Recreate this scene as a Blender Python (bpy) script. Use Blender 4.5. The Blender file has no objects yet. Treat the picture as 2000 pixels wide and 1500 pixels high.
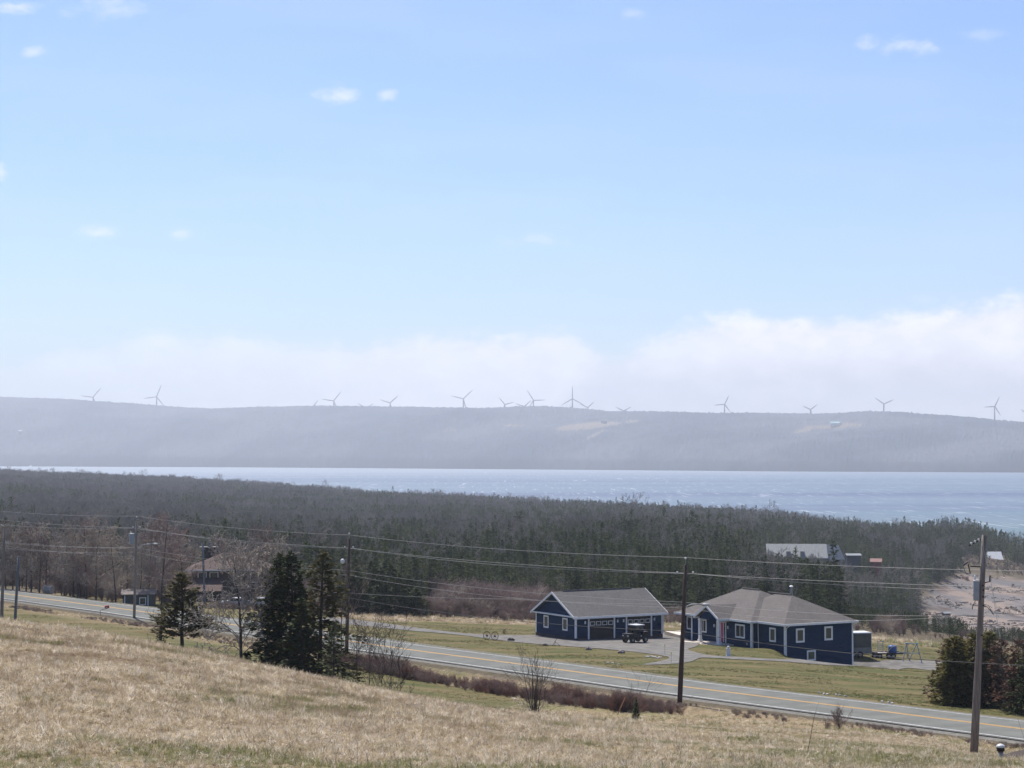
import bpy, math, random
import numpy as np
from mathutils import Vector, Matrix
R = math.radians
rng = np.random.default_rng(7); random.seed(7)
SC = bpy.context.scene
COL = SC.collection

# ------------------------------------------------------------------ camera, light, exposure
F = 3732.0; CX = 1000.0; CY = 750.0; HOR = 885.0; CAMZ = 55.0
PITCH = math.atan((HOR - CY) / F)
cam_d = bpy.data.cameras.new('camera'); cam = bpy.data.objects.new('camera', cam_d); COL.objects.link(cam)
cam_d.sensor_width = 36.0; cam_d.lens = F / 2000 * 36.0; cam_d.clip_start = 0.5; cam_d.clip_end = 60000
cam.location = (0, 0, CAMZ); cam.rotation_euler = (R(90) + PITCH, 0, 0)
SC.camera = cam
SUN_EL = 57.0; SUN_AZ = -20.0           # azimuth from +Y, clockwise positive: slightly left of the view
sd = bpy.data.lights.new('sun', 'SUN'); sd.energy = 3.6; sd.angle = R(0.53); sd.color = (1.0, 0.95, 0.87)
so = bpy.data.objects.new('sun', sd); COL.objects.link(so)
sdir = Vector((math.sin(R(SUN_AZ)) * math.cos(R(SUN_EL)), math.cos(R(SUN_AZ)) * math.cos(R(SUN_EL)), math.sin(R(SUN_EL))))
so.rotation_euler = sdir.to_track_quat('Z', 'Y').to_euler(); so.location = (0, 0, 300)
SC.view_settings.view_transform = 'Standard'; SC.view_settings.look = 'None'
SC.view_settings.exposure = 0.95; SC.view_settings.gamma = 1.0; SC.view_settings.use_curve_mapping = False
SC.cycles.max_bounces = 5; SC.cycles.diffuse_bounces = 2; SC.cycles.glossy_bounces = 2
SC.cycles.transparent_max_bounces = 6; SC.cycles.volume_bounces = 0; SC.cycles.caustics_reflective = False

# ------------------------------------------------------------------ node helpers
class G:
    def __init__(s, nt): s.nt = nt
    def n(s, typ, **kw):
        nd = s.nt.nodes.new(typ)
        for k, v in kw.items(): setattr(nd, k, v)
        return nd
    def put(s, inp, v):
        if v is None: return
        if isinstance(v, bpy.types.NodeSocket): s.nt.links.new(v, inp)
        else:
            if isinstance(v, (tuple, list)) and len(v) == 3 and inp.type == 'RGBA': v = (*v, 1)
            inp.default_value = v
    def m(s, op, a, b=None, c=None, clamp=False):
        nd = s.n('ShaderNodeMath', operation=op); nd.use_clamp = clamp
        s.put(nd.inputs[0], a); s.put(nd.inputs[1], b); s.put(nd.inputs[2], c)
        return nd.outputs[0]
    def mix(s, f, a, b, bt='MIX'):
        nd = s.n('ShaderNodeMix', data_type='RGBA', blend_type=bt)
        s.put(nd.inputs[0], f); s.put(nd.inputs[6], a); s.put(nd.inputs[7], b)
        return nd.outputs[2]
    def noise(s, vec, scale, detail=3, rough=0.5, out=0):
        nd = s.n('ShaderNodeTexNoise'); s.put(nd.inputs['Vector'], vec)
        nd.inputs['Scale'].default_value = scale; nd.inputs['Detail'].default_value = detail
        nd.inputs['Roughness'].default_value = rough
        return nd.outputs[out]
    def ss(s, x, lo, hi, a=0.0, b=1.0):
        nd = s.n('ShaderNodeMapRange', interpolation_type='SMOOTHSTEP')
        s.put(nd.inputs[0], x); s.put(nd.inputs[1], lo); s.put(nd.inputs[2], hi); s.put(nd.inputs[3], a); s.put(nd.inputs[4], b)
        return nd.outputs[0]
    def vmul(s, vec, xyz):
        nd = s.n('ShaderNodeVectorMath', operation='MULTIPLY'); s.put(nd.inputs[0], vec); nd.inputs[1].default_value = xyz
        return nd.outputs[0]

# ------------------------------------------------------------------ world: Nishita sky with procedural clouds by direction
W = bpy.data.worlds.new('World'); SC.world = W; W.use_nodes = True
W.node_tree.nodes.clear(); g = G(W.node_tree)
sky = g.n('ShaderNodeTexSky', sky_type='NISHITA', sun_disc=False)
sky.sun_elevation = R(SUN_EL); sky.sun_rotation = R(SUN_AZ); sky.air_density = 1.0; sky.dust_density = 0.7; sky.ozone_density = 2.2
SKYK = 0.066
skyc = g.mix(1.0, sky.outputs[0], (SKYK * 0.76, SKYK * 0.87, SKYK * 1.11), 'MULTIPLY')
tc = g.n('ShaderNodeTexCoord'); dirv = tc.outputs['Generated']
sep = g.n('ShaderNodeSeparateXYZ'); g.put(sep.inputs[0], dirv)
yy = g.m('MAXIMUM', sep.outputs[1], 0.02)
vv = g.m('DIVIDE', sep.outputs[0], yy); ww = g.m('DIVIDE', sep.outputs[2], yy)
front = g.ss(sep.outputs[1], 0.1, 0.4)
cmb = g.n('ShaderNodeCombineXYZ'); g.put(cmb.inputs[0], vv); g.put(cmb.inputs[1], ww)
cv = cmb.outputs[0]
n1 = g.noise(g.vmul(cv, (1.0, 2.2, 1)), 14, 6, 0.6)
n2 = g.noise(g.vmul(cv, (1.0, 1.7, 1)), 45, 6, 0.62)
n3 = g.noise(g.vmul(cv, (0.6, 3.2, 1)), 9, 3, 0.5)
def curve(pts, x):           # pts: (pixel x of the photo's frame, elevation ratio)
    fc = g.n('ShaderNodeFloatCurve'); c = fc.mapping.curves[0]
    ps = [((px) / 2000.0, (HOR - py) / 400.0) for px, py in pts]
    c.points[0].location = ps[0]; c.points[1].location = ps[-1]
    for p in ps[1:-1]: c.points.new(*p)
    fc.mapping.update(); g.put(fc.inputs['Value'], x)
    return g.m('MULTIPLY', fc.outputs[0], 400.0 / F)
u01 = g.m('MULTIPLY_ADD', vv, F / 2000.0, 0.5)
edge1 = curve([(0, 705), (150, 675), (250, 655), (430, 655), (620, 668), (780, 655), (850, 645), (1000, 655), (1100, 640), (1170, 682), (1260, 668), (1350, 632), (1450, 615), (1700, 618), (1830, 605), (2000, 575)], u01)
e1 = g.m('ADD', edge1, g.m('MULTIPLY_ADD', n2, 0.026, -0.012))
e1 = g.m('ADD', e1, g.m('MULTIPLY_ADD', n1, 0.010, -0.005))
bank = g.m('SUBTRACT', e1, ww)
bankm = g.ss(bank, -0.002, 0.009)
xmod = curve([(0, 845), (300, 760), (600, 700), (800, 620), (1100, 600), (1180, 660), (1400, 560), (2000, 525)], u01)   # opacity of the bank's top, thin at the left
xop = g.m('MULTIPLY', xmod, F / 400.0)
bankm = g.m('MULTIPLY', bankm, g.m('MINIMUM', g.m('ADD', xop, g.m('MULTIPLY', n1, 0.25)), 1.0))
low = g.ss(ww, 0.075, 0.012)                      # general milky layer towards the horizon
bank2 = curve([(0, 885), (1000, 860), (1150, 712), (1300, 700), (1500, 690), (1700, 672), (1850, 665), (2000, 690)], u01)
inner = g.ss(g.m('SUBTRACT', g.m('ADD', bank2, g.m('MULTIPLY_ADD', n3, 0.01, -0.005)), ww), -0.002, 0.018)
puffs = None
for px, py, rx, ry, op in [(662, 180, 40, 24, 1.0), (752, 182, 22, 12, .8), (190, 453, 55, 20, .95), (347, 456, 32, 12, .7), (55, 97, 28, 13, .9), (1780, 83, 85, 22, .95), (1920, 62, 60, 18, .35), (20, 6, 60, 14, 1.0), (215, 15, 90, 30, .6), (-5, 335, 22, 24, .8), (1060, 468, 65, 16, .55), (1240, 22, 30, 12, .5), (1810, 585, 40, 12, .25)]:
    dx = g.m('MULTIPLY', g.m('SUBTRACT', vv, (px - CX) / F), F / rx); dy = g.m('MULTIPLY', g.m('SUBTRACT', ww, (HOR - py) / F), F / ry)
    d = g.m('SQRT', g.m('ADD', g.m('MULTIPLY', dx, dx), g.m('MULTIPLY', dy, dy)))
    v_ = g.m('MULTIPLY', g.ss(g.m('ADD', d, g.m('MULTIPLY_ADD', n2, 3.6, -1.75)), 1.15, -0.2), op)
    puffs = v_ if puffs is None else g.m('MAXIMUM', puffs, v_)
skyc = g.mix(g.m('MULTIPLY', g.ss(n3, 0.35, 0.75), 0.10), skyc, (0.45, 0.47, 0.50))
c0 = g.mix(g.m('MULTIPLY', g.m('MULTIPLY', low, front), 0.55), skyc, (0.36, 0.42, 0.52))
bcol = g.mix(inner, (0.60, 0.585, 0.61), (0.46, 0.455, 0.50))
bcol = g.mix(g.ss(n2, .35, .7), g.mix(1.0, bcol, (.86, .87, .90), 'MULTIPLY'), bcol)
c1 = g.mix(g.m('MULTIPLY', g.m('MULTIPLY', bankm, front), 0.90), c0, bcol)
c2 = g.mix(g.m('MULTIPLY', g.m('MULTIPLY', puffs, front), 0.52), c1, (0.58, 0.57, 0.60))
bg = g.n('ShaderNodeBackground'); g.put(bg.inputs[0], c2); bg.inputs[1].default_value = 1.0
wo = g.n('ShaderNodeOutputWorld'); W.node_tree.links.new(bg.outputs[0], wo.inputs[0])

# ------------------------------------------------------------------ tagging
def tag(o, label=None, cat=None, group=None, kind=None):
    if label: o['label'] = label
    if cat: o['category'] = cat
    if group: o['group'] = group
    if kind: o['kind'] = kind
    return o
def empty(name, loc, rz=0.0):
    o = bpy.data.objects.new(name, None); COL.objects.link(o); o.location = loc; o.rotation_euler = (0, 0, rz)
    o.empty_display_size = 0.3
    return o
def thing(name, label, cat, loc, rz=0.0, group=None): return tag(empty(name, loc, rz), label, cat, group)
def copy_tree(o, parent=None):
    c = o.copy(); COL.objects.link(c)
    if parent is not None:
        c.parent = parent
    for ch in o.children: copy_tree(ch, c)
    return c

# ------------------------------------------------------------------ materials
def pm(name, c1, c2=None, scale=3.0, rough=0.8, bump=0.0, bscale=None, detail=4, coord='Object', rnd=0.0, spec=0.3, metal=0.0, stretch=(1, 1, 1), trans=0.0, lo=.35, hi=.65):
    m = bpy.data.materials.new(name); m.use_nodes = True; nt = m.node_tree; nt.nodes.clear(); g = G(nt)
    p = g.n('ShaderNodeBsdfPrincipled'); out = g.n('ShaderNodeOutputMaterial')
    if coord == 'World': vec = g.n('ShaderNodeNewGeometry').outputs['Position']
    else: vec = g.n('ShaderNodeTexCoord').outputs[coord]
    vec = g.vmul(vec, stretch)
    col = c1
    if c2 is not None: col = g.mix(g.ss(g.noise(vec, scale, detail), lo, hi), c1, c2)
    if rnd:
        oi = g.n('ShaderNodeObjectInfo'); k = g.m('MULTIPLY_ADD', oi.outputs['Random'], 2 * rnd, 1 - rnd)
        nd = g.n('ShaderNodeVectorMath', operation='SCALE'); g.put(nd.inputs[0], col); g.put(nd.inputs['Scale'], k); col = nd.outputs[0]
    g.put(p.inputs['Base Color'], col); p.inputs['Roughness'].default_value = rough
    p.inputs['Specular IOR Level'].default_value = spec; p.inputs['Metallic'].default_value = metal
    if bump:
        b = g.n('ShaderNodeBump'); b.inputs['Strength'].default_value = bump; b.inputs['Distance'].default_value = 0.05
        g.put(b.inputs['Height'], g.noise(vec, bscale or scale * 4, 4)); g.put(p.inputs['Normal'], b.outputs[0])
    if trans:
        t = g.n('ShaderNodeBsdfTranslucent'); g.put(t.inputs[0], col)
        mx = g.n('ShaderNodeMixShader'); mx.inputs[0].default_value = trans
        nt.links.new(p.outputs[0], mx.inputs[1]); nt.links.new(t.outputs[0], mx.inputs[2]); nt.links.new(mx.outputs[0], out.inputs[0])
    else: nt.links.new(p.outputs[0], out.inputs[0])
    return m

# ------------------------------------------------------------------ mesh builder
class MB:
    def __init__(s): s.v = []; s.f = []
    def add(s, vs, fs):
        o = len(s.v); s.v += [tuple(v) for v in vs]; s.f += [tuple(i + o for i in f) for f in fs]; return s
    def box(s, x0, x1, y0, y1, z0, z1, rz=0.0, c=None):
        vs = [(x, y, z) for z in (z0, z1) for y in (y0, y1) for x in (x0, x1)]
        if rz:
            cx, cy = c if c else ((x0 + x1) / 2, (y0 + y1) / 2); cc, ss = math.cos(rz), math.sin(rz)
            vs = [(cx + (x - cx) * cc - (y - cy) * ss, cy + (x - cx) * ss + (y - cy) * cc, z) for x, y, z in vs]
        return s.add(vs, [(0, 2, 3, 1), (4, 5, 7, 6), (0, 1, 5, 4), (2, 6, 7, 3), (0, 4, 6, 2), (1, 3, 7, 5)])
    def tube(s, pts, r, n=8, cap=True):
        pts = [Vector(p) for p in pts]; rr = r if isinstance(r, (list, tuple)) else [r] * len(pts)
        rings = []; up = Vector((0, 0, 1))
        for i, p in enumerate(pts):
            d = (pts[min(i + 1, len(pts) - 1)] - pts[max(i - 1, 0)])
            d = d.normalized() if d.length > 1e-9 else Vector((0, 0, 1))
            a = Vector((1, 0, 0)) if abs(d.z) > 0.9 else up
            u = d.cross(a).normalized(); w = d.cross(u)
            rings.append([p + (u * math.cos(t) + w * math.sin(t)) * rr[i] for t in [2 * math.pi * k / n for k in range(n)]])
        o = len(s.v)
        for rg in rings: s.v += [tuple(q) for q in rg]
        for i in range(len(rings) - 1):
            for k in range(n):
                a = o + i * n + k; b = o + i * n + (k + 1) % n
                s.f.append((a, b, b + n, a + n))
        if cap:
            s.f.append(tuple(o + k for k in reversed(range(n)))); s.f.append(tuple(o + (len(rings) - 1) * n + k for k in range(n)))
        return s
    def blob(s, c, rx, ry, rz, seed=0, n=10, m=6, jit=0.15):
        rr = random.Random(seed); o = len(s.v); c = Vector(c)
        s.v.append((c.x, c.y, c.z - rz))
        for i in range(1, m):
            th = math.pi * i / m
            for k in range(n):
                ph = 2 * math.pi * k / n; j = 1 + rr.uniform(-jit, jit)
                s.v.append((c.x + rx * j * math.sin(th) * math.cos(ph), c.y + ry * j * math.sin(th) * math.sin(ph), c.z - rz * j * math.cos(th)))
        s.v.append((c.x, c.y, c.z + rz)); top = len(s.v) - 1
        for k in range(n): s.f.append((o, o + 1 + (k + 1) % n, o + 1 + k))
        for i in range(m - 2):
            for k in range(n):
                a = o + 1 + i * n + k; b = o + 1 + i * n + (k + 1) % n
                s.f.append((a, b, b + n, a + n))
        a = o + 1 + (m - 2) * n
        for k in range(n): s.f.append((a + k, a + (k + 1) % n, top))
        return s
    def mesh(s, name, mat, smooth=False):
        me = bpy.data.meshes.new(name); me.from_pydata(s.v, [], s.f); me.update()
        if mat: me.materials.append(mat)
        if smooth: me.polygons.foreach_set('use_smooth', [True] * len(me.polygons))
        return me
    def build(s, name, mat, parent=None, smooth=False, loc=None):
        o = bpy.data.objects.new(name, s.mesh(name, mat, smooth)); COL.objects.link(o)
        if parent is not None: o.parent = parent
        if loc is not None: o.location = loc
        return o
def npmesh(name, V, Q, mat, smooth=False):
    """fast mesh from numpy verts and equal-size faces"""
    me = bpy.data.meshes.new(name); V = np.asarray(V, np.float32); Q = np.asarray(Q, np.int32)
    k = Q.shape[1]
    me.vertices.add(len(V)); me.vertices.foreach_set('co', V.ravel())
    me.loops.add(Q.size); me.loops.foreach_set('vertex_index', Q.ravel())
    me.polygons.add(len(Q)); me.polygons.foreach_set('loop_start', np.arange(0, Q.size, k, dtype=np.int32))
    me.polygons.foreach_set('loop_total', np.full(len(Q), k, np.int32))
    me.update(calc_edges=True); me.validate()
    if smooth: me.polygons.foreach_set('use_smooth', np.ones(len(Q), bool))
    if mat: me.materials.append(mat)
    return me
def link(name, me, parent=None, loc=None):
    o = bpy.data.objects.new(name, me); COL.objects.link(o)
    if parent is not None: o.parent = parent
    if loc is not None: o.location = loc
    return o

# ------------------------------------------------------------------ terrain function (world metres; camera stands at 0,0,55; sea level 0)
PXS = np.array([-700, 0, 500, 1000, 1500, 1800, 1900, 2000, 2700], float)
TB = {
 0:    [(5,-2.6),(30,-4.94),(60,-6.4),(85,-7.3),(105,-9.5),(125,-12.3),(150,-15.3),(180,-18.0),(210,-19.3),(240,-19.9),(270,-20.2),(330,-22),(500,-27),(1000,-33),(1500,-31),(2200,-29.5),(2500,-40),(3000,-62)],
 500:  [(5,-2.6),(30,-4.94),(60,-7.5),(85,-9.3),(105,-11.8),(125,-14.3),(150,-17.0),(180,-19.3),(210,-19.8),(240,-20.6),(270,-21.5),(330,-23.5),(500,-29),(1000,-38),(1500,-39),(2000,-40),(2300,-48),(2700,-62)],
 1000: [(5,-2.6),(30,-4.94),(60,-8.6),(85,-11.35),(105,-14.6),(125,-17.6),(150,-19.2),(180,-19.9),(210,-21.3),(240,-22.1),(270,-23),(330,-25),(500,-30),(1000,-41),(1500,-45.5),(1650,-46.5),(1900,-56),(3000,-62)],
 1500: [(5,-2.6),(30,-4.94),(60,-9.3),(85,-12.15),(105,-15.0),(125,-17.9),(150,-18.9),(180,-20.5),(210,-21.9),(240,-23),(270,-24.5),(330,-27),(500,-33),(1000,-44),(1350,-50),(1550,-57),(3000,-62)],
 1800: [(5,-2.6),(30,-4.94),(60,-9.45),(85,-12.9),(105,-15.6),(122,-17.9),(150,-19.3),(180,-21.5),(210,-23.5),(240,-25),(270,-26.5),(330,-30),(430,-40),(520,-50),(600,-52.5),(700,-49),(800,-46),(1000,-47),(1200,-53),(1350,-60),(3000,-62)],
 2000: [(5,-2.6),(30,-4.94),(60,-9.55),(85,-13.6),(105,-16.5),(118,-18.0),(150,-19.6),(180,-22),(210,-24),(240,-25.7),(270,-27.5),(330,-32),(430,-45),(500,-51.5),(600,-53.3),(800,-53.6),(900,-52.3),(960,-51.6),(1050,-52.5),(1150,-57),(1300,-60),(3000,-62)],
 1900: [(5,-2.6),(30,-4.94),(60,-9.5),(85,-13.3),(105,-16.1),(120,-18.0),(150,-19.4),(180,-21.7),(210,-23.7),(240,-25.4),(270,-27),(330,-31),(430,-43),(510,-51),(600,-53),(720,-53),(800,-50.5),(900,-48),(1000,-46.5),(1080,-46),(1200,-54),(1350,-60),(3000,-62)],
}
TB[-700] = TB[0]; TB[2700] = TB[2000]
LG = np.linspace(math.log(5), math.log(3200), 900)
rows = []
for px in [-700, 0, 500, 1000, 1500, 1800, 1900, 2000, 2700]:
    t = TB[px]; zz = np.interp(LG, [math.log(a) for a, _ in t], [b for _, b in t])
    k = np.exp(-0.5 * (np.arange(-24, 25) / 9.0) ** 2); k /= k.sum()
    zz = np.convolve(np.pad(zz, 24, mode='edge'), k, 'valid'); rows.append(zz)
TBL = np.array(rows)                                   # (8, 900)
def spl_basis(xk):
    n = len(xk); h = np.diff(xk); A = np.zeros((n, n)); B = np.zeros((n, n)); A[0, 0] = A[-1, -1] = 1
    for i in range(1, n - 1):
        A[i, i - 1] = h[i - 1]; A[i, i] = 2 * (h[i - 1] + h[i]); A[i, i + 1] = h[i]
        B[i, i - 1] = 6 / h[i - 1]; B[i, i] = -6 / h[i - 1] - 6 / h[i]; B[i, i + 1] = 6 / h[i]
    return np.linalg.solve(A, B), h
MK, HK = spl_basis(PXS)
def weights(x):
    x = np.clip(x, PXS[0], PXS[-1]); i = np.clip(np.searchsorted(PXS, x, side='right') - 1, 0, len(PXS) - 2)
    h = HK[i]; a = (PXS[i + 1] - x) / h; b = (x - PXS[i]) / h; Wt = np.zeros((len(x), len(PXS))); r = np.arange(len(x))
    Wt[r, i] += a; Wt[r, i + 1] += b
    Wt += ((a ** 3 - a) * h * h / 6)[:, None] * MK[i] + ((b ** 3 - b) * h * h / 6)[:, None] * MK[i + 1]
    return Wt
RP = np.array([13.8, 156.0]); RU = np.array([-0.5888, 0.8083]); RN = np.array([0.8083, 0.5888])
def road_t(X, Y): return (X - RP[0]) * RU[0] + (Y - RP[1]) * RU[1], (X - RP[0]) * RN[0] + (Y - RP[1]) * RN[1]
def road_z(t): return np.interp(t, [-300, -120, -35, 0, 23, 42, 72, 105, 150, 240, 600], [-15.5, -17.3, -18.45, -19.02, -19.2, -19.42, -19.6, -19.75, -20.25, -21.3, -24])
def sstep(x, a, b):
    t = np.clip((x - a) / (b - a), 0, 1); return t * t * (3 - 2 * t)
BUMPS = [(38.8, 214.8, -1.15, 3.2), (33.6, 211.3, -1.35, 2.9), (29.3, 212.6, 0.5, 1.6), (26.5, 211, 0.2, 3.0), (44, 212, -0.5, 5)]
def ground_rel(X, Y):
    X = np.atleast_1d(np.asarray(X, float)); Y = np.atleast_1d(np.asarray(Y, float)); sh = X.shape; X = X.ravel(); Y = Y.ravel()
    Yc = np.clip(Y, 5.01, 3199); px = CX + F * X / np.maximum(Yc, 22)
    Wt = weights(px); u = (np.log(Yc) - LG[0]) / (LG[1] - LG[0]); i = np.clip(u.astype(int), 0, len(LG) - 2); fr = u - i
    Z = (Wt * (TBL[:, i] * (1 - fr) + TBL[:, i + 1] * fr).T).sum(1)
    for bx, by, dz, sg in BUMPS: Z = Z + dz * np.exp(-((X - bx) ** 2 + (Y - by) ** 2) / (2 * sg * sg))
    t, o = road_t(X, Y)
    Z = Z - 0.45 * np.exp(-((o + 10.5) / 2.4) ** 2) * (t < 75)
    w = sstep(o, -8.8, -6.0) * (1 - sstep(o, 5.2, 9.0))
    Z = Z * (1 - w) + (road_z(t) - 0.06 - 0.03 * np.maximum(np.abs(o) - 3.8, 0)) * w
    # small natural roughness in the dry field
    fld = (1 - sstep(Y, 100, 125))
    Z = Z + fld * (0.05 * np.sin(X * .9 + 1.3 * np.sin(Y * .31)) * np.sin(Y * .7 + X * .2) + 0.03 * np.sin(X * 2.3 + Y * 1.1) * np.sin(Y * 1.9 - X * .7))
    return Z.reshape(sh)
def gz(X, Y): return float(ground_rel(X, Y)[0]) + CAMZ
cp, sp = math.cos(PITCH), math.sin(PITCH)
def ray(px, py):
    x = (px - CX) / F; y = (CY - py) / F
    return Vector((x, cp - y * sp, sp + y * cp))
def at(px, py, D):
    r = ray(px, py); k = D / r.y; return Vector((r.x * k, D, CAMZ + r.z * k))
def pxat(px, D): return (px - CX) / F * D      # X for a pixel column
def hit(px, py, dmin=20, dmax=1500):
    r = ray(px, py); Ds = np.exp(np.linspace(math.log(dmin), math.log(dmax), 2500))
    X = r.x / r.y * Ds; Z = r.z / r.y * Ds; d = Z - ground_rel(X, Ds)
    k = np.where(d < 0)[0]
    i = k[0] if len(k) else len(Ds) - 1
    if i > 0 and len(k): D = Ds[i - 1] + (Ds[i] - Ds[i - 1]) * d[i - 1] / (d[i - 1] - d[i])
    else: D = Ds[i]
    return Vector((r.x / r.y * D, D, gz(r.x / r.y * D, D)))

# ------------------------------------------------------------------ ground sheet
def ground_material():
    m = bpy.data.materials.new('ground_cover'); m.use_nodes = True; nt = m.node_tree; nt.nodes.clear(); g = G(nt)
    p = g.n('ShaderNodeBsdfPrincipled'); out = g.n('ShaderNodeOutputMaterial'); nt.links.new(p.outputs[0], out.inputs[0])
    pos = g.n('ShaderNodeNewGeometry').outputs['Position']
    at_ = g.n('ShaderNodeAttribute'); at_.attribute_name = 'zone'; s = g.n('ShaderNodeSeparateColor'); g.put(s.inputs[0], at_.outputs['Color'])
    st = g.n('ShaderNodeMapping'); st.inputs['Rotation'].default_value = (0, 0, R(54)); g.put(st.inputs[0], pos)
    lv = g.vmul(st.outputs[0], (1.0, 1.0, 1))
    nA = g.noise(g.vmul(pos, (0.30, 1.0, 1)), 0.33, 6, .68); nB = g.noise(lv, 0.12, 3); nC = g.noise(pos, 2.2, 5, .65); nD = g.noise(pos, 9.0, 4, .7)
    lawn = g.mix(g.ss(nA, .38, .66), (0.072, 0.076, 0.024), (0.160, 0.120, 0.060))
    lawn = g.mix(g.m('MULTIPLY', g.ss(nB, .52, .68), .7), lawn, (0.052, 0.070, 0.018))
    lawn = g.mix(g.m('MULTIPLY', g.ss(nC, .45, .7), .45), lawn, (0.115, 0.095, 0.045))
    lawn = g.mix(g.m('MULTIPLY', g.ss(nD, .50, .62), .45), lawn, (0.17, 0.14, 0.08))
    straw = g.mix(g.ss(nC, .35, .65), (0.17, 0.125, 0.075), (0.27, 0.21, 0.13))
    straw = g.mix(g.m('MULTIPLY', g.ss(nA, .55, .7), .6), straw, (0.20, 0.13, 0.085))
    straw = g.mix(g.m('MULTIPLY', g.ss(nB, .5, .66), .5), straw, (0.16, 0.155, 0.06))
    beach = g.mix(g.ss(g.noise(g.vmul(pos, (1, .5, 1)), .05, 6, .7), .44, .54), (0.225, 0.178, 0.15), (0.135, 0.125, 0.125))
    beach = g.mix(g.m('MULTIPLY', g.ss(g.noise(g.vmul(pos, (1, .35, 1)), .05, 5, .7), .56, .66), .8), beach, (0.075, 0.048, 0.038))
    beach = g.mix(g.m('MULTIPLY', g.ss(g.noise(pos, .6, 4, .7), .56, .68), .5), beach, (0.22, 0.18, 0.145))
    floor = g.mix(g.ss(nC, .4, .6), (0.07, 0.062, 0.04), (0.12, 0.09, 0.06))
    col = g.mix(s.outputs[0], floor, straw); col = g.mix(s.outputs[1], col, lawn); col = g.mix(s.outputs[2], col, beach)
    g.put(p.inputs['Base Color'], col); p.inputs['Roughness'].default_value = 0.95; p.inputs['Specular IOR Level'].default_value = 0.08
    b = g.n('ShaderNodeBump'); b.inputs['Strength'].default_value = 0.6; b.inputs['Distance'].default_value = 0.12
    g.put(b.inputs['Height'], g.m('ADD', nC, g.m('MULTIPLY', nD, .5))); g.put(p.inputs['Normal'], b.outputs[0])
    return m
def zones(X, Y):
    px = CX + F * X / np.maximum(Y, 5); t, o = road_t(X, Y)
    wob = 2.0 * np.sin(X * .23 + Y * .11) + 1.2 * np.sin(X * .61 - Y * .37)
    near = o < -6.5
    straw = np.zeros_like(X); lawn = np.zeros_like(X)
    leftl = sstep(Y + wob, 98, 108) * (1 - sstep(px + wob * 10, 960, 1120))
    sh = 1 - sstep(-o, 8.5, 12.5) * 1.0                      # rough verge along the road
    straw = np.where(near, 1.0, straw); lawn = np.where(near, leftl * (1 - sh * sstep(px, -100, 100) * .8), lawn)
    far = o > 3
    back = 250 + wob * .9 + np.where(px < 650, 25, 0) + np.where(px > 1650, 6, 0)
    lawn = np.where(far, 1 - sstep(Y, back - 2, back + 2), lawn)
    straw = np.where(far, 1 - sstep(Y, back + 8, back + 18), straw)
    beach = sstep(px, 1775 + 6 * wob, 1830 + 6 * wob) * sstep(Y, 480, 540) * (1 - sstep(Y, np.minimum(640 + (px - 1800) * 1.6, 780), np.minimum(700 + (px - 1800) * 1.6, 815)))
    bl = sstep(px + 5 * wob, 1862, 1885) * sstep(Y, 700, 760) * (1 - sstep(Y + 9 * wob, 760, 820))
    beach = np.maximum(beach, bl)
    return straw, lawn, beach
ys = np.concatenate([np.linspace(-30, 20, 14), np.linspace(21, 60, 80), np.linspace(60.6, 280, 367), np.exp(np.linspace(math.log(282), math.log(3100), 240))])
ts = np.sign(np.linspace(-1, 1, 520)) * np.abs(np.linspace(-1, 1, 520)) ** 1.25 * 0.62
GX = ts[None, :] * (ys[:, None] + 45); GY = np.repeat(ys[:, None], len(ts), 1)
GZ = ground_rel(GX, GY) + CAMZ
nr, nc = GX.shape
idx = np.arange(nr * nc).reshape(nr, nc)
Q = np.stack([idx[:-1, :-1], idx[:-1, 1:], idx[1:, 1:], idx[1:, :-1]], -1).reshape(-1, 4)
me = npmesh('ground', np.stack([GX, GY, GZ], -1).reshape(-1, 3), Q, ground_material(), True)
zs, zl, zb = zones(GX.ravel(), GY.ravel())
ca = me.color_attributes.new('zone', 'FLOAT_COLOR', 'POINT')
ca.data.foreach_set('color', np.stack([zs, zl, zb, np.ones_like(zs)], -1).astype(np.float32).ravel())
tag(link('ground', me), 'sloping ground of dry field, lawn, forest floor and pebble beach', 'ground', kind='structure')

# ------------------------------------------------------------------ road, shoulders, markings
def strip(name, t0, t1, o0, o1, dz, mat, label, cat='road', step=2.5, cross=4, crown=0.0, wob=0.0):
    tt = np.arange(t0, t1 + step, step); oo = np.linspace(o0, o1, cross + 1)
    T, O = np.meshgrid(tt, oo, indexing='ij')
    if wob:
        O = O + np.where(np.abs(O - o0) < 1e-6, wob * (np.sin(T * .7) + np.sin(T * 1.9 + 1)), 0)
    X = RP[0] + RU[0] * T + RN[0] * O; Y = RP[1] + RU[1] * T + RN[1] * O
    Z = road_z(T) + dz - 0.02 * np.abs(O) - np.maximum(np.abs(O) - 3.8, 0) * 0.035 + CAMZ
    n, m_ = T.shape; ix = np.arange(n * m_).reshape(n, m_)
    Q = np.stack([ix[:-1, :-1], ix[1:, :-1], ix[1:, 1:], ix[:-1, 1:]], -1).reshape(-1, 4)
    o = link(name, npmesh(name, np.stack([X, Y, Z], -1).reshape(-1, 3), Q, mat, False)); tag(o, label, cat, kind='structure'); return o
m_asph = pm('asphalt', (0.135, 0.138, 0.127), (0.165, 0.167, 0.154), 0.5, 0.95, 0.25, 20, coord='World', stretch=(1, 1, 1), spec=.04)
m_shld = pm('gravel_shoulder', (0.125, 0.12, 0.108), (0.18, 0.17, 0.15), 3.0, 0.95, 0.5, 12, coord='World', spec=.1)
m_grav = pm('gravel', (0.125, 0.118, 0.110), (0.185, 0.172, 0.158), 0.9, 0.95, 0.5, 14, coord='World', spec=.1, detail=6)
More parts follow.
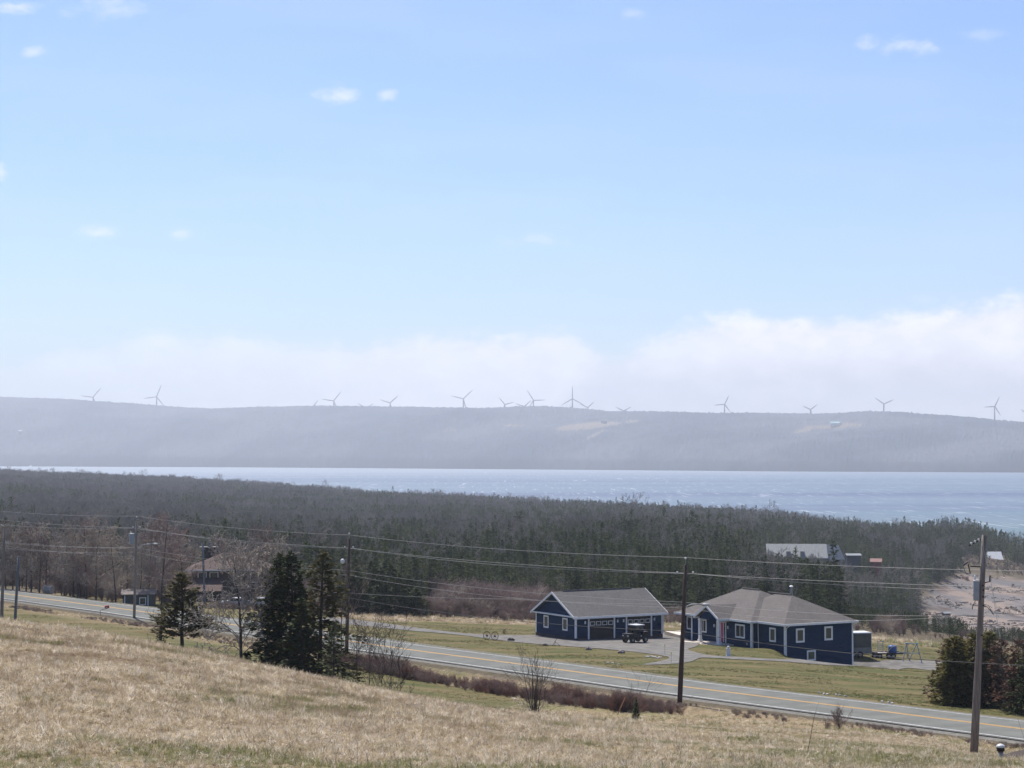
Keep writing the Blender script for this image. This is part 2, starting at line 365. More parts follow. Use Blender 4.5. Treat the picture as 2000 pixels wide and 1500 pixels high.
m_yel = pm('yellow_paint', (0.62, 0.33, 0.045), (0.50, 0.28, 0.06), 6, 0.6, coord='World')
m_wht = pm('white_road_paint', (0.62, 0.62, 0.60), (0.38, 0.38, 0.37), 5, 0.6, coord='World')
m_tar = pm('pavement_edge', (0.035, 0.032, 0.03), (0.06, 0.055, 0.05), 2, 0.9, coord='World')
strip('road_shoulder', -110, 520, -6.7, -3.95, 0.045, m_shld, 'gravel shoulder on the near side of the road', step=2, wob=.15)
strip('road_shoulder', -110, 520, 3.95, 5.9, 0.045, m_shld, 'gravel shoulder on the house side of the road', step=2)
strip('road', -110, 520, -4.05, 4.05, 0.09, m_asph, 'two-lane grey asphalt road', cross=8)
strip('road_marking', -110, 520, -4.10, -3.93, 0.096, m_tar, 'dark pavement edge on the near side')
strip('road_marking', -110, 520, 3.52, 3.64, 0.096, m_wht, 'white edge line on the house side')
strip('road_marking', -110, 520, -3.64, -3.50, 0.096, m_wht, 'white edge line on the near side')
strip('road_marking', -110, 520, -0.20, -0.07, 0.098, m_yel, 'yellow centre line, near stripe')
strip('road_marking', -110, 520, 0.07, 0.20, 0.098, m_yel, 'yellow centre line, far stripe')

# ------------------------------------------------------------------ gravel drives, draped on the ground
def in_poly(X, Y, P):
    ins = np.zeros(X.shape, bool); n = len(P)
    for i in range(n):
        x0, y0 = P[i]; x1, y1 = P[(i + 1) % n]
        c = ((y0 > Y) != (y1 > Y)) & (X < (x1 - x0) * (Y - y0) / (y1 - y0 + 1e-12) + x0); ins ^= c
    return ins
DRIVES = []
def sheet(name, pts, mat, label, cat, dz=0.05, grid=0.5, kind='structure', from_px=True):
    P = [hit(a, b, 60, 900).xy if from_px else Vector((a, b)) for a, b in pts]
    # smooth outline
    S = []
    n = len(P)
    for i in range(n):
        p0, p1, p2, p3 = P[i - 1], P[i], P[(i + 1) % n], P[(i + 2) % n]
        for k in range(6):
            t = k / 6; S.append(0.5 * ((2 * p1) + (p2 - p0) * t + (2 * p0 - 5 * p1 + 4 * p2 - p3) * t * t + (3 * p1 - p0 - 3 * p2 + p3) * t ** 3))
    from mathutils.geometry import tessellate_polygon
    # grid clipped by polygon: use bmesh triangulation then subdivide by bisecting planes
    import bmesh
    bm = bmesh.new(); vs = [bm.verts.new((p.x, p.y, 0)) for p in S]; bm.faces.new(vs)
    bmesh.ops.triangulate(bm, faces=bm.faces[:])
    xs = [p.x for p in S]; ysx = [p.y for p in S]
    for a in np.arange(min(xs), max(xs), grid):
        bmesh.ops.bisect_plane(bm, geom=bm.verts[:] + bm.edges[:] + bm.faces[:], plane_co=(a + .001, 0, 0), plane_no=(1, 0, 0))
    for a in np.arange(min(ysx), max(ysx), grid):
        bmesh.ops.bisect_plane(bm, geom=bm.verts[:] + bm.edges[:] + bm.faces[:], plane_co=(0, a + .001, 0), plane_no=(0, 1, 0))
    bmesh.ops.triangulate(bm, faces=bm.faces[:])
    X = np.array([v.co.x for v in bm.verts]); Y = np.array([v.co.y for v in bm.verts]); Z = ground_rel(X, Y) + CAMZ + dz
    for v, z in zip(bm.verts, Z): v.co.z = z
    bmesh.ops.recalc_face_normals(bm, faces=bm.faces[:])
    me = bpy.data.meshes.new(name); bm.to_mesh(me); bm.free(); me.materials.append(mat)
    o = link(name, me); tag(o, label, cat, kind=kind); DRIVES.append([(p.x, p.y) for p in S]); return o
sheet('driveway', [(640, 1207), (720, 1214), (850, 1231), (930, 1239), (1040, 1241), (1125, 1237), (1290, 1236), (1345, 1243), (1366, 1254), (1360, 1263), (1344, 1269), (1366, 1276.5), (1392, 1281), (1450, 1284), (1535, 1288), (1645, 1295.5), (1700, 1294), (1760, 1290), (1850, 1293), (1846, 1311), (1760, 1307), (1650, 1301), (1535, 1293), (1450, 1289), (1400, 1285.8), (1368, 1285.5), (1352, 1292), (1320, 1297), (1255, 1299), (1290, 1292), (1307, 1285), (1280, 1279), (1200, 1270), (1100, 1262), (1010, 1255), (900, 1241), (800, 1232), (700, 1222), (620, 1214)], m_grav, 'pale gravel driveway in front of the garage and along the blue house', 'driveway')
m_conc = pm('concrete', (0.50, 0.44, 0.38), (0.58, 0.51, 0.44), 2, 0.8, coord='World')

# ------------------------------------------------------------------ buildings
def siding(name, c, board=0.18, rnd=.08):
    m = bpy.data.materials.new(name); m.use_nodes = True; nt = m.node_tree; nt.nodes.clear(); g = G(nt)
    p = g.n('ShaderNodeBsdfPrincipled'); out = g.n('ShaderNodeOutputMaterial'); nt.links.new(p.outputs[0], out.inputs[0])
    pos = g.n('ShaderNodeTexCoord').outputs['Object']; s = g.n('ShaderNodeSeparateXYZ'); g.put(s.inputs[0], pos)
    fr = g.m('FRACT', g.m('DIVIDE', s.outputs[2], board))
    nz = g.noise(g.vmul(pos, (.6, .6, 5)), 1.2, 4)
    col = g.mix(g.ss(nz, .3, .7), tuple(x * (1 - rnd * 1.5) for x in c), tuple(x * (1 + rnd * 1.5) for x in c))
    col = g.mix(g.ss(fr, .12, .0), col, tuple(x * .45 for x in c))
    g.put(p.inputs['Base Color'], col); p.inputs['Roughness'].default_value = .6; p.inputs['Specular IOR Level'].default_value = .08
    b = g.n('ShaderNodeBump'); b.inputs['Strength'].default_value = .7; b.inputs['Distance'].default_value = .02
    g.put(b.inputs['Height'], fr); g.put(p.inputs['Normal'], b.outputs[0]); return m
def shingle(name, c1, c2):
    m = bpy.data.materials.new(name); m.use_nodes = True; nt = m.node_tree; nt.nodes.clear(); g = G(nt)
    p = g.n('ShaderNodeBsdfPrincipled'); out = g.n('ShaderNodeOutputMaterial'); nt.links.new(p.outputs[0], out.inputs[0])
    pos = g.n('ShaderNodeTexCoord').outputs['Object']; s = g.n('ShaderNodeSeparateXYZ'); g.put(s.inputs[0], pos)
    fr = g.m('FRACT', g.m('DIVIDE', s.outputs[2], .085)); rowk = g.m('FLOOR', g.m('DIVIDE', s.outputs[2], .085))
    cc = g.n('ShaderNodeCombineXYZ'); g.put(cc.inputs[0], g.m('ADD', s.outputs[0], s.outputs[1])); g.put(cc.inputs[1], g.m('SUBTRACT', s.outputs[0], s.outputs[1])); g.put(cc.inputs[2], rowk)
    nz = g.noise(cc.outputs[0], 3.5, 2); n2 = g.noise(pos, .7, 4)
    col = g.mix(g.ss(nz, .35, .65), c1, c2); col = g.mix(g.m('MULTIPLY', g.ss(n2, .4, .7), .35), col, tuple(x * .8 for x in c1))
    col = g.mix(g.ss(fr, .16, .0), col, tuple(x * .5 for x in c1))
    g.put(p.inputs['Base Color'], col); p.inputs['Roughness'].default_value = .9; p.inputs['Specular IOR Level'].default_value = .2
    b = g.n('ShaderNodeBump'); b.inputs['Strength'].default_value = .5; b.inputs['Distance'].default_value = .03
    g.put(b.inputs['Height'], g.noise(pos, 22, 3)); g.put(p.inputs['Normal'], b.outputs[0]); return m
M = {}
M['blue'] = siding('blue_siding', (0.003, 0.027, 0.072))
M['trim'] = pm('white_trim', (0.82, 0.81, 0.78), (0.74, 0.73, 0.71), 3, .5)
M['roofg'] = shingle('grey_shingles', (0.095, 0.091, 0.089), (0.14, 0.133, 0.129))
M['roofh'] = shingle('warm_grey_shingles', (0.108, 0.097, 0.091), (0.152, 0.136, 0.128))
M['door'] = pm('dark_brown_door', (0.017, 0.014, 0.014), (0.024, 0.019, 0.018), 3, .5)
M['glass'] = pm('window_glass', (0.02, 0.022, 0.02), (0.05, 0.048, 0.035), 1.3, .12, spec=.6)
M['curt'] = pm('window_with_blind', (0.10, 0.095, 0.055), (0.06, 0.058, 0.04), 1.2, .3)
M['found'] = pm('foundation', (0.035, 0.033, 0.035), (0.055, 0.05, 0.05), 2, .9)
M['pink'] = pm('pink_door_paint', (0.62, 0.075, 0.15), (0.56, 0.06, 0.13), 2, .45)
M['metalw'] = pm('white_metal_sheet', (0.62, 0.62, 0.62), (0.55, 0.55, 0.56), 1, .4)
M['dark'] = pm('black_plastic', (0.008, 0.008, 0.010), (0.014, 0.014, 0.016), 5, .5)
M['rub'] = pm('tyre_rubber', (0.012, 0.012, 0.012), (0.02, 0.02, 0.02), 8, .9)
M['steel'] = pm('galvanised_steel', (0.30, 0.31, 0.32), (0.22, 0.23, 0.24), 6, .45, metal=.6)
M['greym'] = pm('grey_painted_metal', (0.34, 0.36, 0.38), (0.28, 0.30, 0.32), 4, .45)

def window(parent, axis, a0, a1, z0, z1, plane, out, panes=1, glass='curt', tw=.14, name='window'):
    """axis 'x': window lies in a wall running along x at y=plane (facing out*y); 'y': along y at x=plane."""
    f = MB(); pn = MB()
    def bx(mb, u0, u1, w0, w1, d0, d1):
        lo, hi = sorted((plane + out * d0, plane + out * d1))
        if axis == 'x': mb.box(u0, u1, lo, hi, w0, w1)
        else: mb.box(lo, hi, u0, u1, w0, w1)
    bx(f, a0, a0 + tw, z0, z1, -.02, .05); bx(f, a1 - tw, a1, z0, z1, -.02, .05)
    bx(f, a0 + tw, a1 - tw, z0, z0 + tw, -.02, .055); bx(f, a0 + tw, a1 - tw, z1 - tw, z1, -.02, .055)
    for k in range(1, panes):
        c = a0 + (a1 - a0) * k / panes; bx(f, c - .035, c + .035, z0 + tw, z1 - tw, -.02, .045)
    fo = f.build(name, M['trim'], parent)
    bx(pn, a0 + tw, a1 - tw, z0 + tw, z1 - tw, -.03, .012)
    pn.build('pane', M[glass], fo)
    return fo
def wall_lamp(parent, axis, a, z, plane, out, mat=None):
    b = MB()
    lo, hi = sorted((plane, plane + out * .14))
    if axis == 'x': b.box(a - .07, a + .07, lo, hi, z - .14, z + .16); b.box(a - .05, a + .05, lo - .05 if out < 0 else lo, hi + (.05 if out > 0 else 0), z + .16, z + .20)
    else: b.box(lo, hi, a - .07, a + .07, z - .14, z + .16); b.box(lo - .02, hi + .02, a - .09, a + .09, z + .16, z + .20)
    return b.build('wall_lamp', mat or M['trim'], parent)

# ---- garage: local x along the front, local y back along the gable wall
A = Vector((7.39, 223.0)); gzg = CAMZ - 21.75
gar = thing('garage', 'dark blue detached garage with two brown doors and a grey gable roof', 'garage', (A.x, A.y, gzg), R(30))
L, Wd, H = 12.2, 9.0, 2.80
MB().box(-.04, L + .04, -.04, Wd + .04, -1.6, .22).build('foundation', M['found'], gar)
w = MB(); w.box(0, L, 0, Wd, .20, H)
w.add([(0, 0, H), (0, Wd, H), (0, Wd / 2, H + 2.40), (L, 0, H), (L, Wd, H), (L, Wd / 2, H + 2.40)], [(0, 2, 1), (3, 4, 5), (0, 3, 5, 2), (1, 2, 5, 4), (0, 1, 4, 3)])
w.build('wall', M['blue'], gar)
ov, pit, th = .45, 2.40 / 4.5, .14
def gable_roof(mb, x0, x1, y0, y1, ze, pit, th):
    ym = (y0 + y1) / 2; zr = ze + pit * (ym - y0)
    for s, ya in ((0, y0), (1, y1)):
        mb.add([(x0, ya, ze), (x1, ya, ze), (x1, ym, zr), (x0, ym, zr), (x0, ya, ze + th), (x1, ya, ze + th), (x1, ym, zr + th), (x0, ym, zr + th)],
               [(0, 1, 2, 3), (4, 5, 6, 7), (0, 1, 5, 4), (0, 3, 7, 4), (1, 2, 6, 5)])
    return ym, zr
ze = H - ov * pit + .03
rm = MB(); ym, zr = gable_roof(rm, -.5, L + .5, -ov, Wd + ov, ze, pit, th); rf = rm.build('roof', M['roofg'], gar)
rv = MB().tube([(1.0, ym, zr + th + .03), (L - 1.5, ym, zr + th + .03)], .09, 6).build('ridge_vent', M['roofg'], rf)
fs = MB()
fs.box(-.52, L + .52, -ov - .07, -ov + .02, ze - .12, ze + .13)          # front gutter
for xx in (-.56, L + .5):                                               # sloping rake boards
    for ya in (-ov, Wd + ov):
        fs.add([(xx, ya, ze - .10), (xx + .055, ya, ze - .10), (xx + .055, ym, zr - .10), (xx, ym, zr - .10), (xx, ya, ze + .16), (xx + .055, ya, ze + .16), (xx + .055, ym, zr + .16), (xx, ym, zr + .16)],
               [(0, 1, 2, 3), (4, 7, 6, 5), (0, 3, 7, 4), (1, 5, 6, 2), (0, 4, 5, 1), (2, 6, 7, 3)])
fs.build('fascia', M['trim'], rf)
sf = MB(); sf.box(-.50, -.003, -ov, Wd + ov, H - .16, H - .03); sf.box(0.002, L, -ov + .03, -.003, H - .14, H - .05)
sf.build('soffit', M['trim'], rf)
cb = [(-.03, .14, -.03, -.003), ]
for x0, x1 in ((-.035, .16), (L - .16, L + .035)):
    MB().box(x0, x1, -.035, -.002, .2, H - .14).build('corner_board', M['trim'], gar)
MB().box(-.035, -.002, -.002, .16, .2, H - .16).build('corner_board', M['trim'], gar)
MB().box(-.035, -.002, Wd - .16, Wd + .035, .2, H - .16).build('corner_board', M['trim'], gar)
for y0 in (1.75, 6.05): window(gar, 'y', y0, y0 + 1.12, .95, 2.42, 0, -1, tw=.16)
for x0, x1 in ((1.88, 5.25), (7.15, 10.5)):
    d = MB().box(x0, x1, -.03, -.004, .02, 2.58).build('garage_door', M['door'], gar)
    tr = MB(); tr.box(x0 - .2, x0, -.06, -.002, .02, 2.62); tr.box(x1, x1 + .2, -.06, -.002, .02, 2.62); tr.box(x0, x1, -.062, -.002, 2.58, 2.66)
    tr.build('door_trim', M['trim'], d)
    gv = MB()
    for z in (.55, 1.08, 1.60, 2.12): gv.box(x0 + .02, x1 - .02, -.036, -.03, z - .012, z + .012)
    gv.build('panel_seam', M['dark'], d)
    wd_ = (x1 - x0) / 4
    for k in range(4): window(d, 'x', x0 + k * wd_ + .09, x0 + (k + 1) * wd_ - .09, 1.62, 2.08, -.03, -1, glass='glass', tw=.055)
for xx in (1.28, 5.78, 6.62, 11.0): wall_lamp(gar, 'x', xx, 1.98, 0, -1)
MB().tube([(L - .02, -.08, H - .1), (L + .05, -.12, H - .35), (L + .05, -.12, .3)], .05, 6).build('downpipe', M['trim'], gar)

# ---- blue house: local x along the basement end wall, local y back along the front (front faces -x)
K = Vector((30.16, 212.0)); ez = CAMZ - 18.9
hs = thing('house', 'dark blue bungalow with warm grey hip roof and pink front door', 'house', (K.x, K.y, ez), R(30))
BW = 9.65
w = MB(); w.box(0, BW, 0, 4.95, -7.4, 0); w.box(-.9, BW - .06, 4.86, 16.5, -6.0, -.004); w.box(-.3, BW - .09, 16.4, 18.95, -6.0, -.008)
w.build('wall', M['blue'], hs)
def hip(mb, x0, x1, y0, y1, z, p, th):
    hw = (x1 - x0) / 2; xm = (x0 + x1) / 2; zt = z + hw * p
    b = [(x0, y0, z), (x1, y0, z), (x1, y1, z), (x0, y1, z)]
    mb.add(b + [(x, y, z + th) for x, y, _ in b] + [(xm, y0 + hw, zt + th), (xm, y1 - hw, zt + th)],
           [(3, 2, 1, 0), (0, 1, 5, 4), (1, 2, 6, 5), (2, 3, 7, 6), (3, 0, 4, 7), (4, 5, 8), (5, 6, 9, 8), (6, 7, 9), (7, 4, 8, 9)])
    return xm, zt
P_ = .52
r = MB(); hip(r, -.42, 10.02, -.42, 13.0, -.06, P_, .05); hip(r, -1.30, 10.05, 4.46, 19.37, -.055, P_, .05)
rf = r.build('roof', M['roofh'], hs)
fa = MB()
fa.box(-.50, 10.12, -.50, -.40, -.20, .03); fa.box(-.50, -.40, -.398, 4.38, -.20, .03)
fa.box(-1.38, -.402, 4.38, 4.47, -.20, .03); fa.box(-1.38, -1.29, 4.472, 9.0, -.20, .03); fa.box(-1.38, -1.29, 12.9, 19.45, -.20, .03); fa.box(10.03, 10.12, -.398, 19.4, -.20, .03)
fa.build('gutter', M['trim'], rf)
rc = MB(); rc.tube([(4.8, 4.9, 2.78), (4.8, 9.2, 2.78)], .09, 6); rc.tube([(4.375, 10.3, 3.02), (4.375, 13.5, 3.02)], .09, 6)
rc.build('ridge_cap', M['roofg'], rf)
ch = MB().tube([(6.6, 7.2, 1.6), (6.6, 7.2, 3.45)], .16, 10); ch.build('chimney_pipe', M['steel'], rf)
MB().tube([(6.6, 7.2, 3.45), (6.6, 7.2, 3.52), (6.6, 7.2, 3.62)], [.24, .24, .1], 10).build('chimney_cap', M['trim'], rf)
# corner boards and downpipes
for (x0, x1, y0, y1, z0) in ((-.035, .17, -.035, -.002, -3.6), (-.035, -.002, -.002, .16, -3.6), (BW - .16, BW + .035, -.035, -.002, -6.2),
                             (-.94, -.70, 4.825, 4.858, -3.5), (-.935, -.902, 4.858, 5.06, -3.5), (-.935, -.902, 16.3, 16.53, -3.3), (-.335, -.302, 18.8, 19.0, -3.3)):
    MB().box(x0, x1, y0, y1, z0, -.2).build('corner_board', M['trim'], hs)
for pts in ([(-.40, 4.30, -.15), (-.08, 4.74, -.4), (-.06, 4.72, -3.1)], [(.35, -.44, -.15), (.12, -.08, -.5), (.12, -.08, -3.9)], [(9.9, -.44, -.2), (9.62, -.09, -.5)]):
    MB().tube(pts, .05, 6).build('downpipe', M['trim'], hs)
# windows of the end wall
window(hs, 'x', 1.52, 2.72, -2.12, -.55, 0, -1, tw=.2); window(hs, 'x', 5.55, 6.72, -2.05, -.50, 0, -1, tw=.2)
window(hs, 'x', 3.05, 4.28, -4.20, -3.05, 0, -1, tw=.17)
# front windows
window(hs, 'y', 1.62, 2.75, -2.12, -.55, 0, -1, tw=.17); window(hs, 'y', 6.10, 7.90, -2.05, -.50, -.9, -1, panes=2, glass='glass', tw=.17)
window(hs, 'y', 13.45, 14.80, -1.98, -.45, -.9, -1, panes=2, glass='glass', tw=.15); window(hs, 'y', 17.15, 18.25, -1.95, -.42, -.3, -1, tw=.14, glass='glass')
# entrance
fr = MB(); fr.box(-.96, -.902, 9.62, 9.78, -2.82, -.42); fr.box(-.96, -.902, 11.36, 11.52, -2.82, -.42); fr.box(-.962, -.902, 9.78, 11.36, -.56, -.42)
fr.box(-.958, -.902, 10.05, 10.13, -2.78, -.56); fr.box(-.958, -.902, 11.05, 11.12, -2.78, -.56)
fro = fr.build('door_frame', M['trim'], hs)
MB().box(-.93, -.903, 10.13, 11.05, -2.78, -.56).build('front_door', M['pink'], hs)
MB().box(-.92, -.903, 9.78, 10.05, -2.5, -.6).build('side_light', M['glass'], fro); MB().box(-.92, -.903, 11.12, 11.36, -2.5, -.6).build('side_light', M['glass'], fro)
MB().tube([(-.935, 10.24, -1.70), (-1.0, 10.24, -1.70), (-1.0, 10.24, -1.9)], .02, 6).build('door_handle', M['steel'], fro)
wall_lamp(hs, 'y', 9.2, -1.05, -.9, -1); wall_lamp(hs, 'y', 11.85, -1.05, -.9, -1)
# portico: gable facing -x, columns
pr = MB()
y0, y1, xf = 8.55, 13.25, -2.85; ymid = (y0 + y1) / 2; pz = -.05; pp = .60; zr = pz + pp * (ymid - y0)
for ya in (y0, y1):
    pr.add([(xf, ya, pz), (2.0, ya, pz), (2.0, ymid, zr), (xf, ymid, zr), (xf, ya, pz + .12), (2.0, ya, pz + .12), (2.0, ymid, zr + .12), (xf, ymid, zr + .12)],
           [(0, 1, 2, 3), (4, 7, 6, 5), (0, 4, 5, 1), (0, 3, 7, 4), (1, 5, 6, 2)])
pro = pr.build('porch_roof', M['roofh'], hs)
pf = MB()
for ya in (y0, y1):
    pf.add([(xf - .05, ya, pz - .1), (xf - .05, ymid, zr - .1), (xf - .05, ymid, zr + .16), (xf - .05, ya, pz + .16), (xf + .02, ya, pz - .1), (xf + .02, ymid, zr - .1), (xf + .02, ymid, zr + .16), (xf + .02, ya, pz + .16)],
           [(0, 1, 2, 3), (4, 7, 6, 5), (0, 4, 5, 1), (3, 2, 6, 7), (0, 3, 7, 4)])
pf.box(xf - .04, -1.38, y0 - .08, y0 + .02, pz - .14, pz + .1); pf.box(xf - .04, -1.38, y1 - .02, y1 + .08, pz - .14, pz + .1)
pf.build('porch_fascia', M['trim'], pro)
pg = MB(); pg.add([(-2.45, y0 + .35, pz - .12), (-2.45, y1 - .35, pz - .12), (-2.45, ymid, zr - .08), (-2.40, y0 + .35, pz - .12), (-2.40, y1 - .35, pz - .12), (-2.40, ymid, zr - .08)], [(0, 2, 1), (3, 4, 5), (0, 1, 4, 3), (1, 2, 5, 4), (2, 0, 3, 5)])
pg.build('porch_gable', M['blue'], hs)
for ya, yb, yc, yd in ((y0 + .3, y0 + .75, y0 + .42, y0 + .62), (y1 - .75, y1 - .3, y1 - .62, y1 - .42)): MB().box(-2.50, -2.20, ya, yb, pz - .34, pz - .125).box(-2.20, -.9, yc, yd, pz - .32, pz - .13).build('porch_beam', M['trim'], hs)
for yy_ in (9.05, 12.75):
    c = MB(); c.box(-2.50, -2.20, yy_ - .15, yy_ + .15, -2.86, -.39); c.box(-2.56, -2.14, yy_ - .21, yy_ + .21, -2.86, -2.60)
    c.build('column', M['trim'], hs)
MB().box(-2.9, -.903, 8.2, 13.4, -3.2, -2.86).box(-4.4, -2.903, 10.0, 14.8, -3.25, -2.93).build('porch_slab', m_conc, hs)
mbx = MB().box(-.95, -.902, 5.6, 5.85, -2.75, -2.5); mbx.build('meter_box', M['greym'], hs)

# ---- concrete pad between garage and house
pad = MB().box(0, 6.6, 0, 5.5, -.6, 0).build('patio_slab', m_conc, None, loc=(20.0, 229.5, CAMZ - 21.75)); pad.rotation_euler = (0, 0, R(14))
tag(pad, 'pale concrete slab between the garage and the blue house', 'patio', kind='structure')

# ---- generic simple building for far away
def far_building(name, label, cat, px, py, D, w, d, h, rise, rz, wall, roof, ov=.3, wins=0, ridge='x', base=None):
    p = at(px, py, D); o = thing(name, label, cat, (p.x, D, p.z if base is None else base), rz)
    wl = MB(); wl.box(-w / 2, w / 2, -d / 2, d / 2, -3, h)
    if ridge == 'x': wl.add([(-w/2, -d/2, h), (-w/2, d/2, h), (-w/2, 0, h + rise - .05), (w/2, -d/2, h), (w/2, d/2, h), (w/2, 0, h + rise - .05)], [(0, 2, 1), (3, 4, 5)])
    else: wl.add([(-w/2, -d/2, h), (w/2, -d/2, h), (0, -d/2, h + rise - .05), (-w/2, d/2, h), (w/2, d/2, h), (0, d/2, h + rise - .05)], [(0, 1, 2), (3, 5, 4)])
    wl.build('wall', wall, o)
    rr = MB()
    if ridge == 'x':
        pt = rise / (d / 2); gable_roof(rr, -w / 2 - ov, w / 2 + ov, -d / 2 - ov, d / 2 + ov, h - ov * pt, pt, .12)
        rr.build('roof', roof, o)
    else:
        pt = rise / (w / 2); gable_roof(rr, -d / 2 - ov, d / 2 + ov, -w / 2 - ov, w / 2 + ov, h - ov * pt, pt, .12)
        rr.v = [(-y, x, z) for x, y, z in rr.v]; rr.build('roof', roof, o)
    for k in range(wins):
        xx = -w / 2 + w * (k + .5) / wins
        window(o, 'x', xx - .5, xx + .5, h - 1.7, h - .5, -d / 2, -1, tw=.12, glass='glass')
    return o
m_bw = pm('grey_blue_wall', (0.11, 0.14, 0.20), (0.09, 0.12, 0.17), 1, .7)
m_barn = pm('pale_metal_roof', (0.22, 0.23, 0.23), (0.18, 0.19, 0.19), .8, .45, stretch=(4, 1, 1))
m_slate = pm('slate_blue_roof', (0.10, 0.12, 0.15), (0.13, 0.15, 0.18), .8, .6)
m_red = pm('faded_red_roof', (0.20, 0.065, 0.055), (0.15, 0.05, 0.045), 1, .6)
m_brn = shingle('brown_shingles', (0.085, 0.056, 0.050), (0.115, 0.078, 0.068))
m_tan = siding('brown_siding', (0.095, 0.074, 0.064), .2)
m_gw = pm('pale_wall', (0.5, 0.5, 0.48), (0.42, 0.42, 0.41), .7, .7)

# ---- brown house behind the bare trees at the left
bh = thing('house', 'brown hip-roofed house with a stone chimney, behind the bare trees', 'house', (pxat(452, 285), 285.0, CAMZ - 22.2), R(6))
MB().box(-5.5, 5.5, -4.0, 5, -1, 5.1).build('wall', m_tan, bh)
r = MB(); hip_z = 5.1
def hipx(mb, x0, x1, y0, y1, z, p, th):
    t = MB(); hip(t, y0, y1, x0, x1, z, p, th); mb.add([(y, x, zz) for x, y, zz in t.v], t.f)
hipx(r, -6.3, 6.3, -4.8, 5.8, hip_z, .42, .1); rf = r.build('roof', m_brn, bh)
MB().box(-6.4, 6.4, -4.92, -4.81, hip_z - .12, hip_z + .08).build('gutter', M['trim'], rf)
MB().box(-4.4, -2.4, 3.0, 4.6, 4, 8.0).build('chimney', pm('chimney_stone', (0.09, 0.07, 0.065), (0.05, 0.045, 0.045), 2, .9), rf)
MB().box(-4.8, -2.0, 2.7, 4.9, 8.0, 8.12).tube([(-3.3, 3.8, 8.15), (-3.3, 3.8, 8.8)], .32, 8).build('chimney_cap', pm('chimney_cap_stone', (.2, .19, .18), (.15, .14, .135), 2, .9), rf)
MB().box(-9.5, -1.5, -7.6, -4.03, -1, 2.2).build('porch_wall', pm('dark_garage_wall', (0.035, 0.034, 0.035), (0.05, 0.048, 0.046), 1, .8), bh)
lr = MB(); lr.add([(-10.2, -8.2, 2.2), (-.9, -8.2, 2.2), (-.9, -3.98, 3.9), (-8.0, -3.98, 3.9), (-10.2, -3.98, 2.2), (-10.2, -8.2, 2.3), (-.9, -8.2, 2.3), (-.9, -3.98, 4.0), (-8.0, -3.98, 4.0), (-10.2, -3.98, 2.3)],
       [(0, 3, 2, 1), (0, 4, 3), (5, 6, 7, 8), (5, 8, 9), (0, 1, 6, 5), (1, 2, 7, 6), (4, 0, 5, 9)])
lr.build('porch_roof', m_brn, bh)
for a in (-4.6, -2.9, 0.5, 3.0): window(bh, 'x', a, a + 1.3, 3.2, 4.8, -4.0, -1, tw=.13, glass='glass')
# small grey shed
sh = far_building('shed', 'small grey flat-fronted shed beside the road under the bare trees', 'shed', 272, 1192, 262, 4.2, 4, 2.3, .5, R(8), pm('shed_grey', (0.055, 0.055, 0.05), (0.08, 0.078, 0.07), 1, .8), pm('shed_roof', (0.16, .13, .12), (0.12, .1, .09), 1, .8))
for a in (-1.9, -.7, 1.2): MB().box(a, a + .12, -2.04, -2.002, .0, 2.2).build('wall_post', M['trim'], sh)
window(sh, 'x', .1, 1.0, .9, 1.9, -2, -1, tw=.1, glass='glass')
# far buildings in the forest clearing
fb = far_building('barn', 'long pale metal-roofed barn in the forest beyond the blue house', 'barn', 1555, 1108, 640, 19.5, 11, 3.5, 4.2, R(-4), m_bw, m_barn)
for xx in (-3.6, 1.0): MB().box(xx, xx + 1.4, -5.2, -3.4, 3.6, 5.6).build('dormer', m_barn, fb)
far_building('barn', 'slate-blue roofed wing at the right end of the long pale barn', 'barn', 1622, 1108, 642, 5.5, 8, 3.0, 4.4, R(20), m_bw, m_slate, ridge='x')
far_building('shed', 'dark blue shed with a flat pale roof beside the long barn', 'shed', 1666, 1101, 655, 4.6, 4, 2.9, .5, 0, pm('navy_wall', (0.03, .045, .07), (.04, .055, .08), 1, .7), m_barn)
far_building('shed', 'small shed with a faded red roof in the forest clearing', 'shed', 1711, 1106, 640, 3.4, 3.5, 1.6, .9, R(-12), pm('brick_red_wall', (.2, .06, .05), (.15, .05, .04), 1, .8), m_red)
far_building('cottage', 'blue-grey cottage with a bright white roof on the beach bluff', 'cottage', 1940, 1104, 905, 6.8, 8, 3.0, 3.3, R(2), m_bw, M['metalw'], wins=3)
far_building('beach_hut', 'tiny open hut with a pale flat roof at the edge of the beach', 'hut', 1848, 1190, 612, 2.1, 1.8, 1.0, .3, R(15), pm('dark_timber', (.07, .065, .055), (.10, .09, .08), 2, .9), m_barn, base=hit(1848, 1190, 450).z)
car_b = far_building('shed', 'low pale shed beside the white-roofed cottage on the bluff', 'shed', 1962, 1105, 905, 1.9, 2.0, .5, .25, 0, m_gw, M['metalw'])

# ---- roof corner and flue pipe at the lower right
sr = thing('shed', 'brown-roofed outbuilding just below the field at the lower right corner', 'shed', (19.3, 70.0, CAMZ - 13.68), R(-6))
MB().box(.35, 9, .3, 5.2, -1.5, 1.5).build('wall', m_tan, sr)
rr = MB(); rr.add([(-.6, 0, 1.70), (3.6, 0, 2.75), (3.6, 5.6, 2.75), (-.6, 5.6, 1.70), (-.6, 0, 1.84), (3.6, 0, 2.89), (3.6, 5.6, 2.89), (-.6, 5.6, 1.84), (7.8, 0, 1.70), (7.8, 5.6, 1.70), (7.8, 0, 1.84), (7.8, 5.6, 1.84)],
    [(0, 3, 2, 1), (4, 5, 6, 7), (0, 1, 5, 4), (3, 7, 6, 2), (0, 4, 7, 3), (1, 2, 9, 8), (5, 10, 11, 6), (1, 8, 10, 5), (2, 6, 11, 9), (8, 9, 11, 10)])
